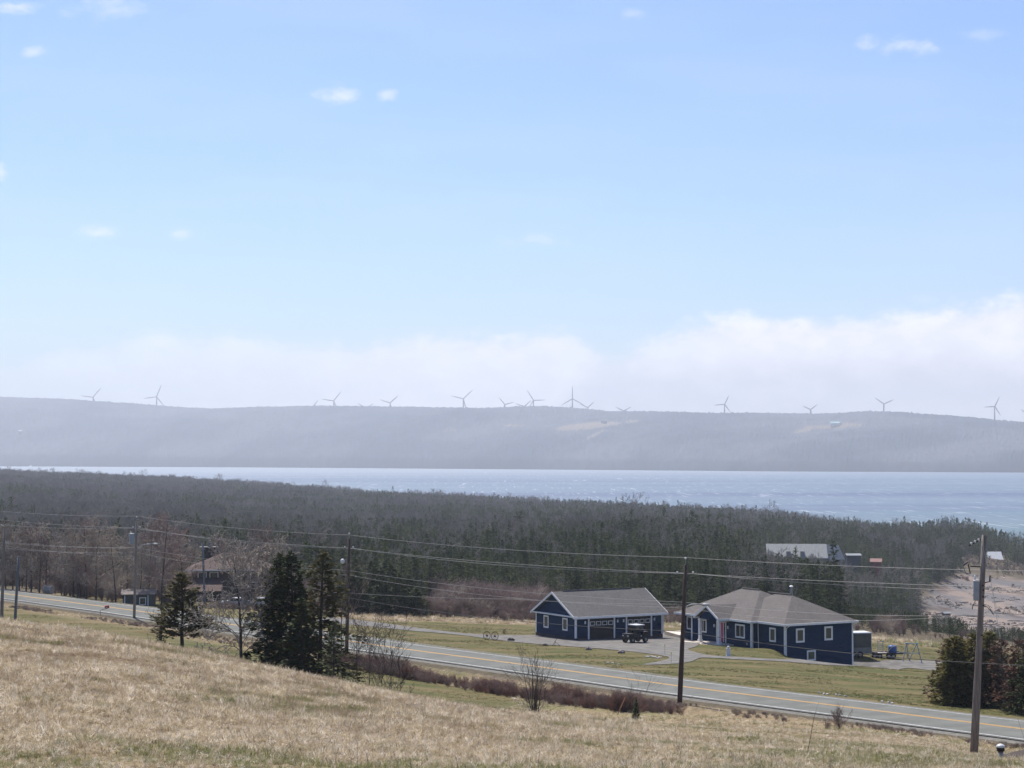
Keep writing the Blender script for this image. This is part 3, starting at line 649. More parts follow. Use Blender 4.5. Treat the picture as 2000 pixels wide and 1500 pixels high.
rr.build('roof', pm('brown_roof_sheet', (0.028, 0.017, 0.011), (0.04, 0.024, 0.016), 2, .8), sr)
v = at(1954.5, 1482, 68); vp = thing('flue_pipe', 'metal flue pipe with domed cap beside the brown roof corner', 'flue pipe', (v.x, v.y, v.z - .3))
MB().tube([(0, 0, -1), (0, 0, .62)], .105, 12).build('pipe', pm('tarnished_steel', (0.42, 0.36, 0.30), (0.20, 0.15, 0.10), 3, .35, metal=.7), vp, True)
MB().tube([(0, 0, .58), (0, 0, .70)], .145, 12).build('collar', M['dark'], vp, True)
MB().tube([(0, 0, .70), (0, 0, .73), (0, 0, .79), (0, 0, .83)], [.155, .17, .12, .03], 12).build('cap', M['metalw'], vp, True)

# ------------------------------------------------------------------ utility poles and wires
m_pole_g = pm('weathered_pole', (0.17, 0.143, 0.127), (0.255, 0.222, 0.2), 2.0, .9, .6, 14, stretch=(6, 6, .5))
m_pole_b = pm('treated_brown_pole', (0.055, 0.034, 0.028), (0.085, 0.055, 0.045), 2.0, .85, .5, 14, stretch=(6, 6, .5))
m_pole_s = pm('slate_pole', (0.11, 0.12, 0.14), (0.15, 0.16, 0.18), 2.0, .8, .4, 14, stretch=(6, 6, .5))
m_wire = pm('aluminium_wire', (0.33, 0.32, 0.31), None, 1, .5)
m_wired = pm('dark_cable', (0.06, 0.06, 0.065), None, 1, .7)
m_por = pm('white_porcelain', (0.70, 0.70, 0.68), (0.6, .6, .58), 4, .25)
m_trans = pm('grey_transformer_paint', (0.30, 0.33, 0.36), (0.25, 0.28, 0.31), 3, .4)
def pole(px0, py0, px1, py1, D, mat, r0, r1, label, hitbase=False, wood=True):
    b = at(px0, py0, D); t = at(px1, py1, D)
    o = thing('utility_pole', label, 'utility pole', b)
    v = t - b
    sh_ = MB().tube([-v.normalized() * 1.6, v * .25, v * .5, v * .75, v], [r0 * 1.04, r0 * .95 + r1 * .05, (r0 + r1) / 2, r0 * .3 + r1 * .7, r1], 12).build('shaft', mat, o, True)
    return o, b, v
def arc_lamp(o, base, pts, lamp_dir):
    MB().tube([Vector(p) for p in pts], .045, 8).build('lamp_arm', M['greym'], o, True)
    e = Vector(pts[-1]); d = Vector(lamp_dir)
    MB().blob(e + d * .28, .36, .16, .12, 3, 10, 6, 0).build('lamp_head', M['greym'], o, True)
def pins(o, top, extra=.0):
    MB().tube([top, top + Vector((0, 0, .45))], .03, 6).build('ridge_pin', M['steel'], o)
    MB().tube([top + Vector((0, 0, .42)), top + Vector((0, 0, .50)), top + Vector((0, 0, .58))], [.05, .10, .05], 8).build('insulator', m_por, o, True)
def side_brackets(o, c, w=.55):
    for s in (-1, 1):
        MB().tube([c, c + Vector((s * w, .0, .02))], .03, 6).build('bracket', M['steel'], o)
        MB().tube([c + Vector((s * w * .75, 0, .06)), c + Vector((s * w * .75, 0, .2))], [.09, .06], 8).build('insulator', m_por, o, True)
def transformer(o, c, r, h, mat=None):
    t = MB().tube([c + Vector((0, 0, -h / 2)), c + Vector((0, 0, -h / 2 + .05)), c + Vector((0, 0, h / 2 - .08)), c + Vector((0, 0, h / 2))], [r * .93, r, r, r * .85], 16).build('transformer', mat or m_trans, o, True)
    MB().tube([c + Vector((0, 0, h / 2)), c + Vector((0, 0, h / 2 + .07))], [r * 1.06, r * .9], 16).build('transformer_lid', M['metalw'], t, True)
    MB().tube([c + Vector((-r * .4, 0, h / 2)), c + Vector((-r * .45, 0, h / 2 + .3))], [.05, .035], 8).build('bushing', m_por, t, True)
    return t
T = {}
# main line
pA, bA, vA = pole(262, 1210, 267, 1018, 230, m_pole_g, .17, .11, 'grey roadside pole with a transformer and street lamp, far left')
pins(pA, vA); side_brackets(pA, vA * ((1210 - 1031) / 192.)); T['A'] = bA
transformer(pA, Vector((-.33, -.1, (1210 - 1054) / F * 230)), .30, 1.25)
z = (1210 - 1077) / F * 230
arc_lamp(pA, bA, [(.1, 0, z - .2), (.5, -.1, z + .45), (1.0, -.2, z + .75), (1.6, -.3, z + .85), (2.3, -.4, z + .88)], (1, 0, -.05))
pB, bB, vB = pole(677, 1268, 682, 1052, 188, m_pole_b, .18, .12, 'brown roadside pole with a white lamp bracket, beside the tall spruces')
pins(pB, vB); side_brackets(pB, vB * ((1268 - 1071) / 216.))
z = (1268 - 1097) / F * 188
MB().tube([(0, 0, z + .1), (-.4, -.05, z + .12)], .03, 6).build('lamp_arm', M['steel'], pB)
MB().tube([(-.42, -.05, z + .22), (-.42, -.05, z + .12), (-.42, -.05, z - .16), (-.42, -.05, z - .24)], [.08, .2, .22, .1], 10).build('lamp_head', m_por, pB, True)
pC, bC, vC = pole(1327.5, 1374, 1339, 1103, 146, m_pole_b, .19, .125, 'dark brown pole with a curved street lamp arm, between garage and blue house')
pins(pC, vC); side_brackets(pC, vC * ((1374 - 1121) / 271.), .8)
z = (1374 - 1193) / F * 146
arc_lamp(pC, bC, [(.3, 0, z - .05), (.5, 0, z + .25), (.9, -.02, z + .42), (1.4, -.04, z + .44), (1.75, -.05, z + .40)], (1, 0, 0))
gp = vC * ((1374 - 1138) / 271.)
MB().tube([gp + Vector((.05, 0, .5)), gp + Vector((.28, 0, .25)), gp + Vector((.28, 0, -.3)), gp + Vector((.12, 0, -.6))], .025, 6).build('cable_loop', m_wired, pC)
# other poles
p6, b6, v6 = pole(2, 1252, 8.5, 1030, 182, m_pole_g, .17, .11, 'weathered grey pole at the left edge of the photo')
MB().tube([v6 + Vector((0, 0, .1)), v6 + Vector((-.35, 0, .25))], .04, 6).build('bracket', M['metalw'], p6)
p3, b3, v3 = pole(27, 1254, 36.5, 1087, 180, m_pole_s, .15, .11, 'short leaning grey stub pole, second from the left edge')
p4, b4, v4 = pole(400, 1188, 396, 1060, 262, m_pole_s, .17, .13, 'slate-grey pole in front of the brown house')
MB().tube([v4 * .9 + Vector((-.3, 0, 0)), v4 * .9 + Vector((.3, 0, 0))], .06, 6).build('crossarm', M['greym'], p4)
pR, bR, vR = pole(1902, 1480, 1922.5, 1045, 87, m_pole_g, .185, .115, 'tall weathered grey pole with a transformer, nearest at the right')
def pr(px, py): q = at(px, py, 87) - bR; return q
MB().tube([pr(1916, 1053), pr(1892, 1066)], .035, 6).build('insulator_bracket', M['dark'], pR)
for a, b_ in ((1897, 1061.5), (1904.5, 1058), (1911.5, 1054.5)):
    c = pr(a, b_); MB().tube([c + Vector((0, 0, -.06)), c, c + Vector((0, 0, .06))], [.03, .055, .035], 10).build('insulator', m_por, pR, True)
t_ = transformer(pR, pr(1905.5, 1154) + Vector((0, -.12, 0)), .14, .86)
MB().tube([pr(1917, 1107), pr(1895, 1106)], .03, 6).build('fuse_bracket', M['dark'], pR)
MB().tube([pr(1891, 1102), pr(1895, 1120), pr(1888, 1121)], .03, 6).tube([pr(1881, 1105), pr(1890, 1098)], .03, 6).build('fuse_cutout', M['dark'], pR)
MB().tube([pr(1881, 1105), pr(1884, 1115), pr(1889, 1122)], .012, 5).build('jumper_wire', m_wired, pR)
MB().tube([pr(1922, 1138), pr(1933, 1136), pr(1934, 1124)], .03, 6).tube([pr(1934, 1136), pr(1934, 1124)], .05, 8).build('arrester', M['dark'], pR)
MB().tube([pr(1905, 1174), pr(1900, 1182), pr(1899, 1190)], .02, 5).build('service_lead', m_wired, pR)
MB().tube([pr(1918, 1180), pr(1928, 1185), pr(1940, 1200)], .012, 5).build('service_lead', m_wired, pR)
MB().tube([pr(1919, 1180), pr(1930, 1182), pr(1941, 1201)], .012, 5).build('service_lead', m_wired, pR)
for i, (a, b_) in enumerate(((1918, 1143), (1919, 1152), (1918, 1165), (1919, 1182), (1916, 1240))):
    c = pr(a, b_) + Vector((0, -.13, 0)); MB().tube([c, c + Vector((0, -.06, 0))], .04, 6).build('bolt', M['dark'], pR)
# wires as curves of points (px, py, D): sag between supports follows a parabola
def wire(pts, r, mat, label, sag=.35, n=14, group=None, name='power_line'):
    P = [at(*p) if len(p) == 3 and not isinstance(p, Vector) else p for p in pts]
    full = []
    for a, b in zip(P[:-1], P[1:]):
        for k in range(n):
            t = k / n; q = a.lerp(b, t); q.z -= 4 * sag * t * (1 - t); full.append(q)
    full.append(P[-1]); o = P[0]
    ob = MB().tube([q - o for q in full], r, 5).build(name, mat, None, True, loc=o)
    tag(ob, label, 'power line'); return ob
LF = (-60, 992, 285)
def Dx(px):     # depth of the pole line at a pixel column
    return float(np.interp(px, [-60, 267, 682, 1339, 2700], [285, 230, 188, 146, 98]))
EX = (42.0 / 103 * F + CX, 0, 103.0)
def line(ys_, r, mat, label, sag):
    pts = []
    for px, py in ys_: pts.append((px, py, Dx(px)))
    return wire(pts, r, mat, label, sag)
line([(-60, 992), (267.5, 1008), (683, 1045), (1340, 1089), (2522, 1118)], .016, m_wire, 'topmost bare wire running along the tops of the roadside poles', .35)
line([(-60, 1008), (258, 1031), (676, 1070), (1328, 1119), (2522, 1155)], .016, m_wire, 'bare wire on the left bracket of the roadside poles', .30)
line([(-60, 1017), (274, 1031), (690, 1071), (1347, 1120), (2522, 1160)], .016, m_wire, 'bare wire on the right bracket of the roadside poles', .5)
line([(-60, 1052), (264, 1069), (681, 1114), (1335, 1176), (2000, 1200)], .013, m_wire, 'upper of the two thin cables below the main wires', .45)
line([(-60, 1060), (264, 1078), (681, 1123), (1334, 1187), (1880, 1203)], .013, m_wire, 'lower of the two thin cables below the main wires', .6)
line([(264, 1120), (390, 1142), (681, 1158), (1000, 1170), (1333, 1180)], .012, m_wire, 'pale thin cable crossing in front of the spruces to the brown pole', .12)
line([(679, 1167), (1331, 1233), (2200, 1306)], .024, m_wired, 'dark sagging telephone cable between the roadside poles', .55)
line([(8, 1058), (262, 1071)], .012, m_wire, 'thin wire from the left edge pole to the transformer pole', .2)
line([(8, 1066), (262, 1088)], .012, m_wire, 'lower thin wire from the left edge pole to the transformer pole', .2)
wire([at(1916, 1053, 87), at(1934, 1128, 80), at(1954, 1250, 66)], .010, m_wired, 'thin service wire dropping from the nearest pole', .0)
wire([at(1934, 1130, 87), at(1950, 1205, 80)], .008, m_wired, 'thin service wire with a weight, right of the nearest pole', .0)
wire([at(1985, 1395, 108), at(2030, 1535, 100)], .012, m_wired, 'guy wire anchored by the roadside at the right edge', .0, name='guy_wire')

# ------------------------------------------------------------------ yard objects
def wheel(parent, c, r, w, axis='y', name='wheel', rim=True):
    a = Vector((0, w / 2, 0)) if axis == 'y' else Vector((w / 2, 0, 0)); c = Vector(c)
    t = MB().tube([c - a, c - a * .8, c + a * .8, c + a], [r * .86, r, r, r * .86], 18).build(name, M['rub'], parent)
    if rim: MB().tube([c - a * 1.04, c + a * 1.04], r * .5, 12).build('rim', M['steel'], t)
    return t
# utility vehicle in front of the right garage door
u = hit(1238, 1251.5, 100); u = Vector((pxat(1240, 219.5), 219.5, gz(pxat(1240, 219.5), 219.5) + .05))
ut = thing('utility_vehicle', 'black four-seat utility vehicle with a white roof parked by the garage', 'utility vehicle', u, R(38))
b = MB(); b.box(-1.45, 1.35, -.68, .68, .42, .92); b.box(-1.5, -.75, -.64, .64, .9, 1.08); b.box(.55, 1.45, -.70, .70, .88, 1.22); b.box(-.7, .5, -.60, .60, .38, .62)
b.build('body', M['dark'], ut)
for x in (-1.0, .95):
    for y in (-.62, .62): wheel(ut, (x, y, .36), .36, .26)
cg = MB()
for y in (-.62, .62):
    cg.tube([(-.75, y, .95), (-.35, y, 1.92), (.62, y, 1.92), (.70, y, 1.0)], .035, 6); cg.tube([(.15, y, .6), (.15, y, 1.92)], .035, 6)
for x in (-.35, .15, .62): cg.tube([(x, -.62, 1.92), (x, .62, 1.92)], .03, 6)
cg.build('roll_cage', M['dark'], ut)
MB().box(-.52, .80, -.72, .72, 1.95, 2.05).build('roof', M['metalw'], ut)
MB().box(.06, .14, -.57, .57, .95, 1.45).box(-.35, .1, -.57, .57, .62, .82).build('seat', M['rub'], ut)
MB().box(.66, .68, -.58, .58, 1.22, 1.88).build('rear_panel', pm('clear_plastic_panel', (.12, .12, .14), (.16, .16, .18), 2, .2), ut)
for y in (-.42, .42): MB().box(-1.53, -1.495, y - .12, y + .12, .78, .9).build('headlight', M['metalw'], ut)
MB().box(.2, .32, -.72, -.695, .72, .84).build('reflector', M['metalw'], ut)
# enclosed trailer behind the end of the house
tr = hit(1678, 1300, 150); tr = Vector((pxat(1676, 222.5), 222.5, gz(pxat(1676, 222.5), 222.5)))
te = thing('cargo_trailer', 'dark grey enclosed cargo trailer with white roof beside the blue house', 'trailer', tr, R(12))
MB().box(-2.6, 1.0, -1.1, 1.1, .45, 2.75).build('body', pm('grey_trailer_side', (0.065, .065, .062), (.09, .088, .084), 1, .4), te)
MB().box(-2.62, 1.02, -1.13, 1.13, 2.75, 2.88).build('roof', M['metalw'], te)
MB().box(.985, 1.03, -1.13, -1.0, .45, 2.75).box(.985, 1.03, 1.0, 1.13, .45, 2.75).build('corner_trim', M['trim'], te)
MB().box(-2.6, 1.02, -1.14, -1.102, .45, 1.15).build('lower_panel', pm('trailer_kick_panel', (.16, .165, .16), (.2, .2, .195), 3, .5), te)
for x in (-1.2, -.4): wheel(te, (x, -1.1, .36), .36, .22)
MB().tube([(1.0, -.5, .45), (2.2, 0, .45), (1.0, .5, .45)], .05, 6).tube([(2.1, 0, .5), (2.1, 0, 0)], .04, 6).build('tow_bar', M['dark'], te)
# flatbed trailer with blue tank
D_ = 224.0
fp = Vector((pxat(1727, D_), D_, gz(pxat(1727, D_), D_)))
fl = thing('flatbed_trailer', 'black flatbed utility trailer beside the swing frame', 'trailer', fp, R(3))
MB().box(-1.9, 1.75, -.95, -.85, .52, .68).box(-1.9, 1.75, .85, .95, .52, .68).box(-1.9, 1.75, -.85, .85, .52, .60).box(1.7, 2.3, -.3, .3, .5, .66).build('deck', M['dark'], fl)
for x in (-1.55, -.95, .1, .65): wheel(fl, (x, -.9, .32), .32, .2)
MB().tube([(1.75, -.8, .58), (2.6, 0, .58), (1.75, .8, .58)], .05, 6).tube([(2.45, -.25, .7), (2.45, -.25, 0)], .04, 6).build('tow_bar', M['dark'], fl)
rp = MB()
for x in (-1.0, -.35):
    pass
for k in range(6): rp.box(-.75, -.2, -.03 + .75, .03 + .75, .7 + k * .22, .76 + k * .22)
rp.box(-.80, -.74, .70, .80, .6, 1.95); rp.box(-.2, -.14, .70, .80, .6, 1.95); rp.build('loading_ramp', M['greym'], fl)
MB().box(-1.5, .0, -.8, .8, .61, .66).build('plank', pm('weathered_planks', (.38, .34, .30), (.25, .2, .18), 4, .9), fl)
tk = thing('water_tank', 'blue plastic tank standing on the flatbed trailer', 'tank', fp + Vector((.78, .05, .70)), R(3))
mb_ = pm('blue_plastic', (0.035, 0.10, 0.30), (0.05, .13, .36), 2, .45)
t = MB(); 
t.tube([(0, 0, -.09), (0, 0, -.02), (0, 0, .62), (0, 0, .72), (0, 0, .76)], [.44, .50, .50, .46, .2], 14); t.build('drum', mb_, tk, True)
MB().tube([(0, 0, .76), (0, 0, .82)], .1, 8).build('cap', mb_, tk)
MB().tube([(-.75, -.3, -.05), (-.2, -.5, .6), (.3, -.45, .74)], .04, 6).build('strap', pm('tan_strap', (.45, .36, .28), None, 1, .8), tk)
# swing frame
D_ = 221.5
sw = thing('swing_frame', 'empty grey metal swing frame with A-shaped legs', 'swing frame', Vector((pxat(1780, D_), D_, gz(pxat(1780, D_), D_))), R(-8))
sx = 3732 / D_
MB().tube([(-.85, 0, 2.15), (.45, 0, 2.1)], .07, 8).build('top_bar', M['greym'], sw)
for x, fx in ((-.75, -1.25), (-.75, -.35), (.42, -.45), (.42, .95)):
    yy2 = -.9 if fx in (-1.25, .95) else .9
    MB().tube([(x, 0, 2.12), (fx, yy2 * .8, -.05)], .06, 8).build('leg', M['greym'], sw)
MB().tube([(-1.0, -.35, 1.05), (.7, -.3, 1.0)], .045, 8).build('cross_brace', M['greym'], sw)
mt = pm('teal_plastic', (.06, .30, .36), None, 1, .5)
for x in (-.78, .42): MB().blob((x, 0, 2.12), .12, .1, .11, 2, 8, 5, 0).build('joint', mt, sw)
# lawn lighthouse ornament
lh = thing('lighthouse_ornament', 'small white lighthouse ornament on the lawn in front of the blue house', 'garden ornament', hit(1422.5, 1282, 100))
MB().tube([(0, 0, -.1), (0, 0, .12), (0, 0, .13), (0, 0, .80)], [.30, .30, .25, .19], 8).build('tower', M['metalw'], lh)
MB().tube([(0, 0, .80), (0, 0, .86)], .25, 8).build('gallery', M['metalw'], lh)
MB().tube([(0, 0, .86), (0, 0, 1.0)], .11, 8).build('lantern', M['greym'], lh)
MB().tube([(0, 0, 1.0), (0, 0, 1.12)], [.15, .02], 8).build('cap', M['metalw'], lh)
# two old wagon wheels
for i, (px, lab) in enumerate(((951, 'left of the two old rusty spoked wheels standing on the lawn'), (966.5, 'right of the two old rusty spoked wheels standing on the lawn'))):
    p = hit(px, 1249.5 + i * 1.0, 100); wl = thing('wagon_wheel', lab, 'wagon wheel', p, R(14), 'old spoked wheels on the lawn')
    mr = pm('rusty_iron', (0.06, .04, .03), (.10, .06, .045), 6, .9); rr_ = .48
    rim = [(rr_ * .84 * math.cos(a), .0, rr_ + rr_ * math.sin(a)) for a in [2 * math.pi * k / 28 for k in range(29)]]
    MB().tube(rim, .035, 6, False).build('rim', mr, wl)
    sp_ = MB()
    for k in range(6):
        a = math.pi * k / 6; sp_.tube([(-.8 * rr_ * math.cos(a), 0, rr_ - rr_ * math.sin(a)), (.8 * rr_ * math.cos(a), 0, rr_ + rr_ * math.sin(a))], .013, 5)
    sp_.build('spoke', mr, wl)
    MB().tube([(0, -.22, rr_), (0, .22, rr_)], .10, 8).build('hub', mr, wl)
# rocks along the drive
m_rock = pm('field_stone', (0.13, .10, .105), (.26, .22, .21), 5, .9, .5, 10)
m_rockd = pm('dark_stone', (0.045, .032, .035), (.09, .07, .07), 5, .9, .5, 10)
for i, (px, py, s_, mm, lab) in enumerate(((998, 1252, .42, m_rockd, 'dark brown boulder on the lawn just right of the spoked wheels'), (1065, 1261.5, .30, m_rockd, 'low dark stone beside the crossed sticks'), (1150, 1269.5, .36, m_rock, 'grey stone at the middle of the lawn edge'), (1214, 1276, .40, m_rock, 'pinkish stone on the lawn tip below the garage doors'))):
    o = MB().blob((0, 0, s_ * .28), s_, s_ * .7, s_ * .55, i + 3, 12, 7, .18).build('boulder', mm, None, False, hit(px, py, 100)); tag(o, lab, 'boulder', 'stones along the driveway')
m_pale = pm('pale_stone', (0.42, .40, .37), (.55, .52, .48), 5, .9)
for i in range(11):
    px = 1262 + i * 2.9; o = MB().blob((0, 0, .05), .12 + .05 * math.sin(i * 2.3), .14, .10, i, 8, 5, .25).build('stone', m_pale, None, False, hit(px, 1284 - 1.6 * math.sin(i * .6) + (i % 3) * .5, 100)); tag(o, 'small pale stone in the row at the tip of the lawn by the driveway', 'stone', 'pale stones edging the lawn tip')
for px, py in ((1187, 1295), (1196, 1296), (1208, 1298.5), (1600, 1354.5), (1609, 1356.5), (1616, 1357), (1633, 1358), (1640, 1359), (1651, 1361), (1723, 1371.5), (1736, 1373), (1742, 1374.5)):
    o = MB().blob((0, 0, .04), .13, .11, .09, int(px), 8, 5, .25).build('stone', m_pale, None, False, hit(px, py, 90)); tag(o, 'small pale stone on the grass beside the far road shoulder', 'stone', 'pale stones along the road verge')
# crossed sticks
c = hit(1085, 1262, 100); cs = thing('crossed_sticks', 'thin dark sticks crossed like a tripod by the driveway', 'sticks', c)
for a, b_ in (((-.42, 0, -.05), (.25, .1, .95)), ((.72, 0, -.15), (-.12, .1, .55)), ((-.1, .2, -.05), (.0, .1, .6))): MB().tube([a, b_], .022, 5).build('stick', M['dark'], cs)
# reflector stakes
m_ref = pm('yellow_reflector', (0.60, .62, .04), None, 1, .4)
for px, py, h_, lab in ((1298.5, 1279, 1.05, 'yellow-topped stake on the gravel, upper of the pair left of the brown pole'), (1311, 1296, 1.05, 'yellow-topped stake at the drive mouth, lower of the pair left of the brown pole'), (947, 1250, .25, 'short yellow reflector at the foot of the left spoked wheel'), (1028, 1261, .25, 'short yellow reflector in the grass between wheels and garage'), (424, 1186, .8, 'yellow reflector stake beside the road near the bare birch'), (268, 1158, .5, 'yellow reflector stake below the grey shed')):
    p = hit(px, py, 100); s_ = thing('reflector_stake', lab, 'reflector stake', p); MB().tube([(0, 0, -.05), (0, 0, h_ - .1)], .012, 5).build('stake', M['dark'], s_); MB().box(-.05, .05, -.02, .02, h_ - .12, h_ + .03).build('reflector', m_ref, s_)
# red mailbox
p = hit(196, 1202, 100); mb2 = thing('mailbox', 'red mailbox on a thin bent arm at the near road shoulder', 'mailbox', p)
MB().tube([(0, 0, -.1), (-.02, 0, .62), (.15, 0, .70), (.85, 0, .86)], .03, 6).build('post', M['dark'], mb2)
bx_ = MB().tube([(.55, 0, 1.05), (1.05, 0, 1.12)], .17, 10).box(.55, 1.05, -.16, .16, .88, 1.05).build('box', pm('red_enamel', (.36, .012, .025), (.30, .01, .02), 2, .4), mb2)
MB().box(.68, .92, -.20, -.17, 1.0, 1.08).build('name_plate', M['metalw'], bx_)
# octagonal garbage box
p = Vector((pxat(98, 279), 279, gz(pxat(98, 279), 279) + .02)); gb = thing('garbage_box', 'weathered eight-sided wooden garbage box beside the far side of the road', 'garbage box', p, R(-20))
MB().tube([(-.55, 0, .62), (.55, 0, .62)], .62, 8).build('box', pm('weathered_cladding', (.20, .19, .17), (.28, .26, .24), 3, .9), gb)
MB().tube([(-.60, 0, .62), (-.55, 0, .62)], .68, 8).tube([(.55, 0, .62), (.6, 0, .62)], .68, 8).build('end_panel', M['metalw'], gb)
# cars at the brown house
def car(px, py, rz, label, col):
    D = 268; p = Vector((pxat(px, D), D, CAMZ - 21.6)); c = thing('parked_car', label, 'car', p, rz)
    m = pm('car_paint', col, None, 1, .3, spec=.6); t = MB()
    prof = [(-2.1, .35), (-2.15, .75), (-1.9, .95), (-1.0, 1.0), (-.45, 1.42), (.75, 1.42), (1.5, 1.02), (2.1, .92), (2.15, .4)]
    n = len(prof); vs = [(x, -.85, z) for x, z in prof] + [(x, .85, z) for x, z in prof]
    t.add(vs, [tuple(range(n)), tuple(reversed(range(n, 2 * n)))] + [(i, (i + 1) % n, n + (i + 1) % n, n + i) for i in range(n)]); t.build('body', m, c)
    MB().box(-.62, .95, -.87, -.852, 1.0, 1.33).build('side_window', M['glass'], c)
    for x in (-1.35, 1.3): wheel(c, (x, -.8, .33), .33, .22)
    return c
car(462, 1178, R(4), 'silver car parked by the brown house, left of the pair', (.45, .46, .50))
car(503, 1180, R(-6), 'white car parked by the brown house, right of the pair', (.62, .63, .68))

# ------------------------------------------------------------------ vegetation builders (numpy)
def prisms(S, k=3):
    """S: (n,8) p0(3) p1(3) r0 r1 -> verts, quads"""
    S = np.asarray(S, float); n = len(S); p0, p1 = S[:, :3], S[:, 3:6]; d = p1 - p0; d /= np.maximum(np.linalg.norm(d, axis=1), 1e-9)[:, None]
    a = np.where(np.abs(d[:, 2:3]) > .9, np.array([[1., 0, 0]]), np.array([[0, 0, 1.]])); u = np.cross(d, a); u /= np.linalg.norm(u, axis=1)[:, None]; w = np.cross(d, u)
    V = []
    for p, r in ((p0, S[:, 6]), (p1, S[:, 7])):
        for j in range(k):
            t = 2 * math.pi * j / k; V.append(p + (u * math.cos(t) + w * math.sin(t)) * r[:, None])
    V = np.stack(V, 1).reshape(-1, 3); b = np.arange(n)[:, None] * 2 * k
    Q = np.concatenate([np.concatenate([b + j, b + (j + 1) % k, b + k + (j + 1) % k, b + k + j], 1) for j in range(k)])
    return V, Q
def cards(C, D, Wd, n=None):
    """diamond shaped leaf cards. C centre, D half length vector, Wd half width vector"""
    V = np.stack([C - D, C + Wd - D * .1, C + D, C - Wd - D * .1], 1).reshape(-1, 3)
    return V, np.arange(len(V)).reshape(-1, 4)
def unit(v): return v / np.maximum(np.linalg.norm(v, axis=-1, keepdims=True), 1e-9)
def conifer(seed, h, r, base=.06, nb=60, dens=14, leaf=.16, up=.10, droop=.28, shape=.85, irr=.25, tr=.12, gaps=0.0, trunk_k=5, lean=0, wood=True, extra=()):
    rg = np.random.default_rng(seed); S = []; Cc = []; Dd = []; Ww = []
    nz = 7; tz = np.linspace(0, h, nz); tx = np.cumsum(rg.normal(0, h * .006, nz)) + lean * tz; ty = np.cumsum(rg.normal(0, h * .006, nz))
    T = [[tx[i], ty[i], tz[i] - (.5 if i == 0 else 0), tx[i + 1], ty[i + 1], tz[i + 1], tr * (1 - i / nz) + .012, tr * (1 - (i + 1) / nz) + .012] for i in range(nz - 1)]
    for i in range(nb + len(extra)):
        f = (i + rg.random() * .8) / nb; f = min(f, .99)
        if i >= nb: f = extra[i - nb][1]
        elif gaps and rg.random() < gaps * (1 - f): continue
        z0 = h * (base + (1 - base) * f); Lb = (r * (1 - f) ** shape + .04 * h * .3) * rg.uniform(1 - irr, 1 + irr * .5)
        a = i * 2.39996 + rg.normal(0, .35); 
        if i >= nb: a, _f, Lb = extra[i - nb]
        ca, sa = math.cos(a), math.sin(a); bx, by = np.interp(z0, tz, tx), np.interp(z0, tz, ty)
        upk = up + .55 * max(0, f - .75)
        dr = droop * (1 - .6 * f)
        def P(s): return np.stack([bx + Lb * s * ca, by + Lb * s * sa, z0 + Lb * (upk * 1.6 * s - dr * 1.5 * s * s + .22 * dr * s ** 4)], -1)
        if wood:
            sg = np.array([0, .35, .7, 1.0]); pp_ = P(sg)
            for k in range(3): S.append([*pp_[k], *pp_[k + 1], max(.008, tr * .22 * (1 - f * .6) * (1 - k * .3)), max(.005, tr * .22 * (1 - f * .6) * (.7 - k * .3) + .003)])
        m_ = max(3, int(dens * Lb)); s = rg.uniform(.12, 1.04, m_) ** .75; c = P(s)
        side = (1.08 - s) * Lb * .42 + .05; off = rg.uniform(-1, 1, m_)
        c[:, 0] += -sa * off * side; c[:, 1] += ca * off * side; c[:, 2] += rg.normal(0, .05 + .02 * Lb, m_) - np.abs(off) * side * .12
        d = np.stack([ca - sa * off * .9, sa + ca * off * .9, rg.normal(-.05 + upk, .25, m_)], -1); d = unit(d) * (leaf * rg.uniform(.6, 1.3, m_))[:, None]
        nrm = unit(rg.normal(0, .55, (m_, 3)) + np.array([0, 0, 1.])); w = unit(np.cross(d, nrm)) * (leaf * rg.uniform(.28, .5, m_))[:, None]
        Cc.append(c); Dd.append(d); Ww.append(w)
    # leader tuft
    m_ = max(8, int(nb * .3)); z = h * rg.uniform(.9, 1.02, m_); c = np.stack([tx[-1] + rg.normal(0, .05, m_) * (1.1 * h - z) * 3, ty[-1] + rg.normal(0, .05, m_) * (1.1 * h - z) * 3, z], -1)
    Cc.append(c); Dd.append(unit(rg.normal(0, .5, (m_, 3)) + [0, 0, 1]) * leaf * .8); Ww.append(unit(rg.normal(0, 1, (m_, 3))) * leaf * .3)
    Vt, Qt = prisms(T, trunk_k)
    if wood and S: Vs, Qs = prisms(S, 3); Qt = np.concatenate([Qt, Qs + len(Vt)]); Vt = np.concatenate([Vt, Vs])
    Vc, Qc = cards(np.concatenate(Cc), np.concatenate(Dd), np.concatenate(Ww))
    return (Vt, Qt), (Vc, Qc)
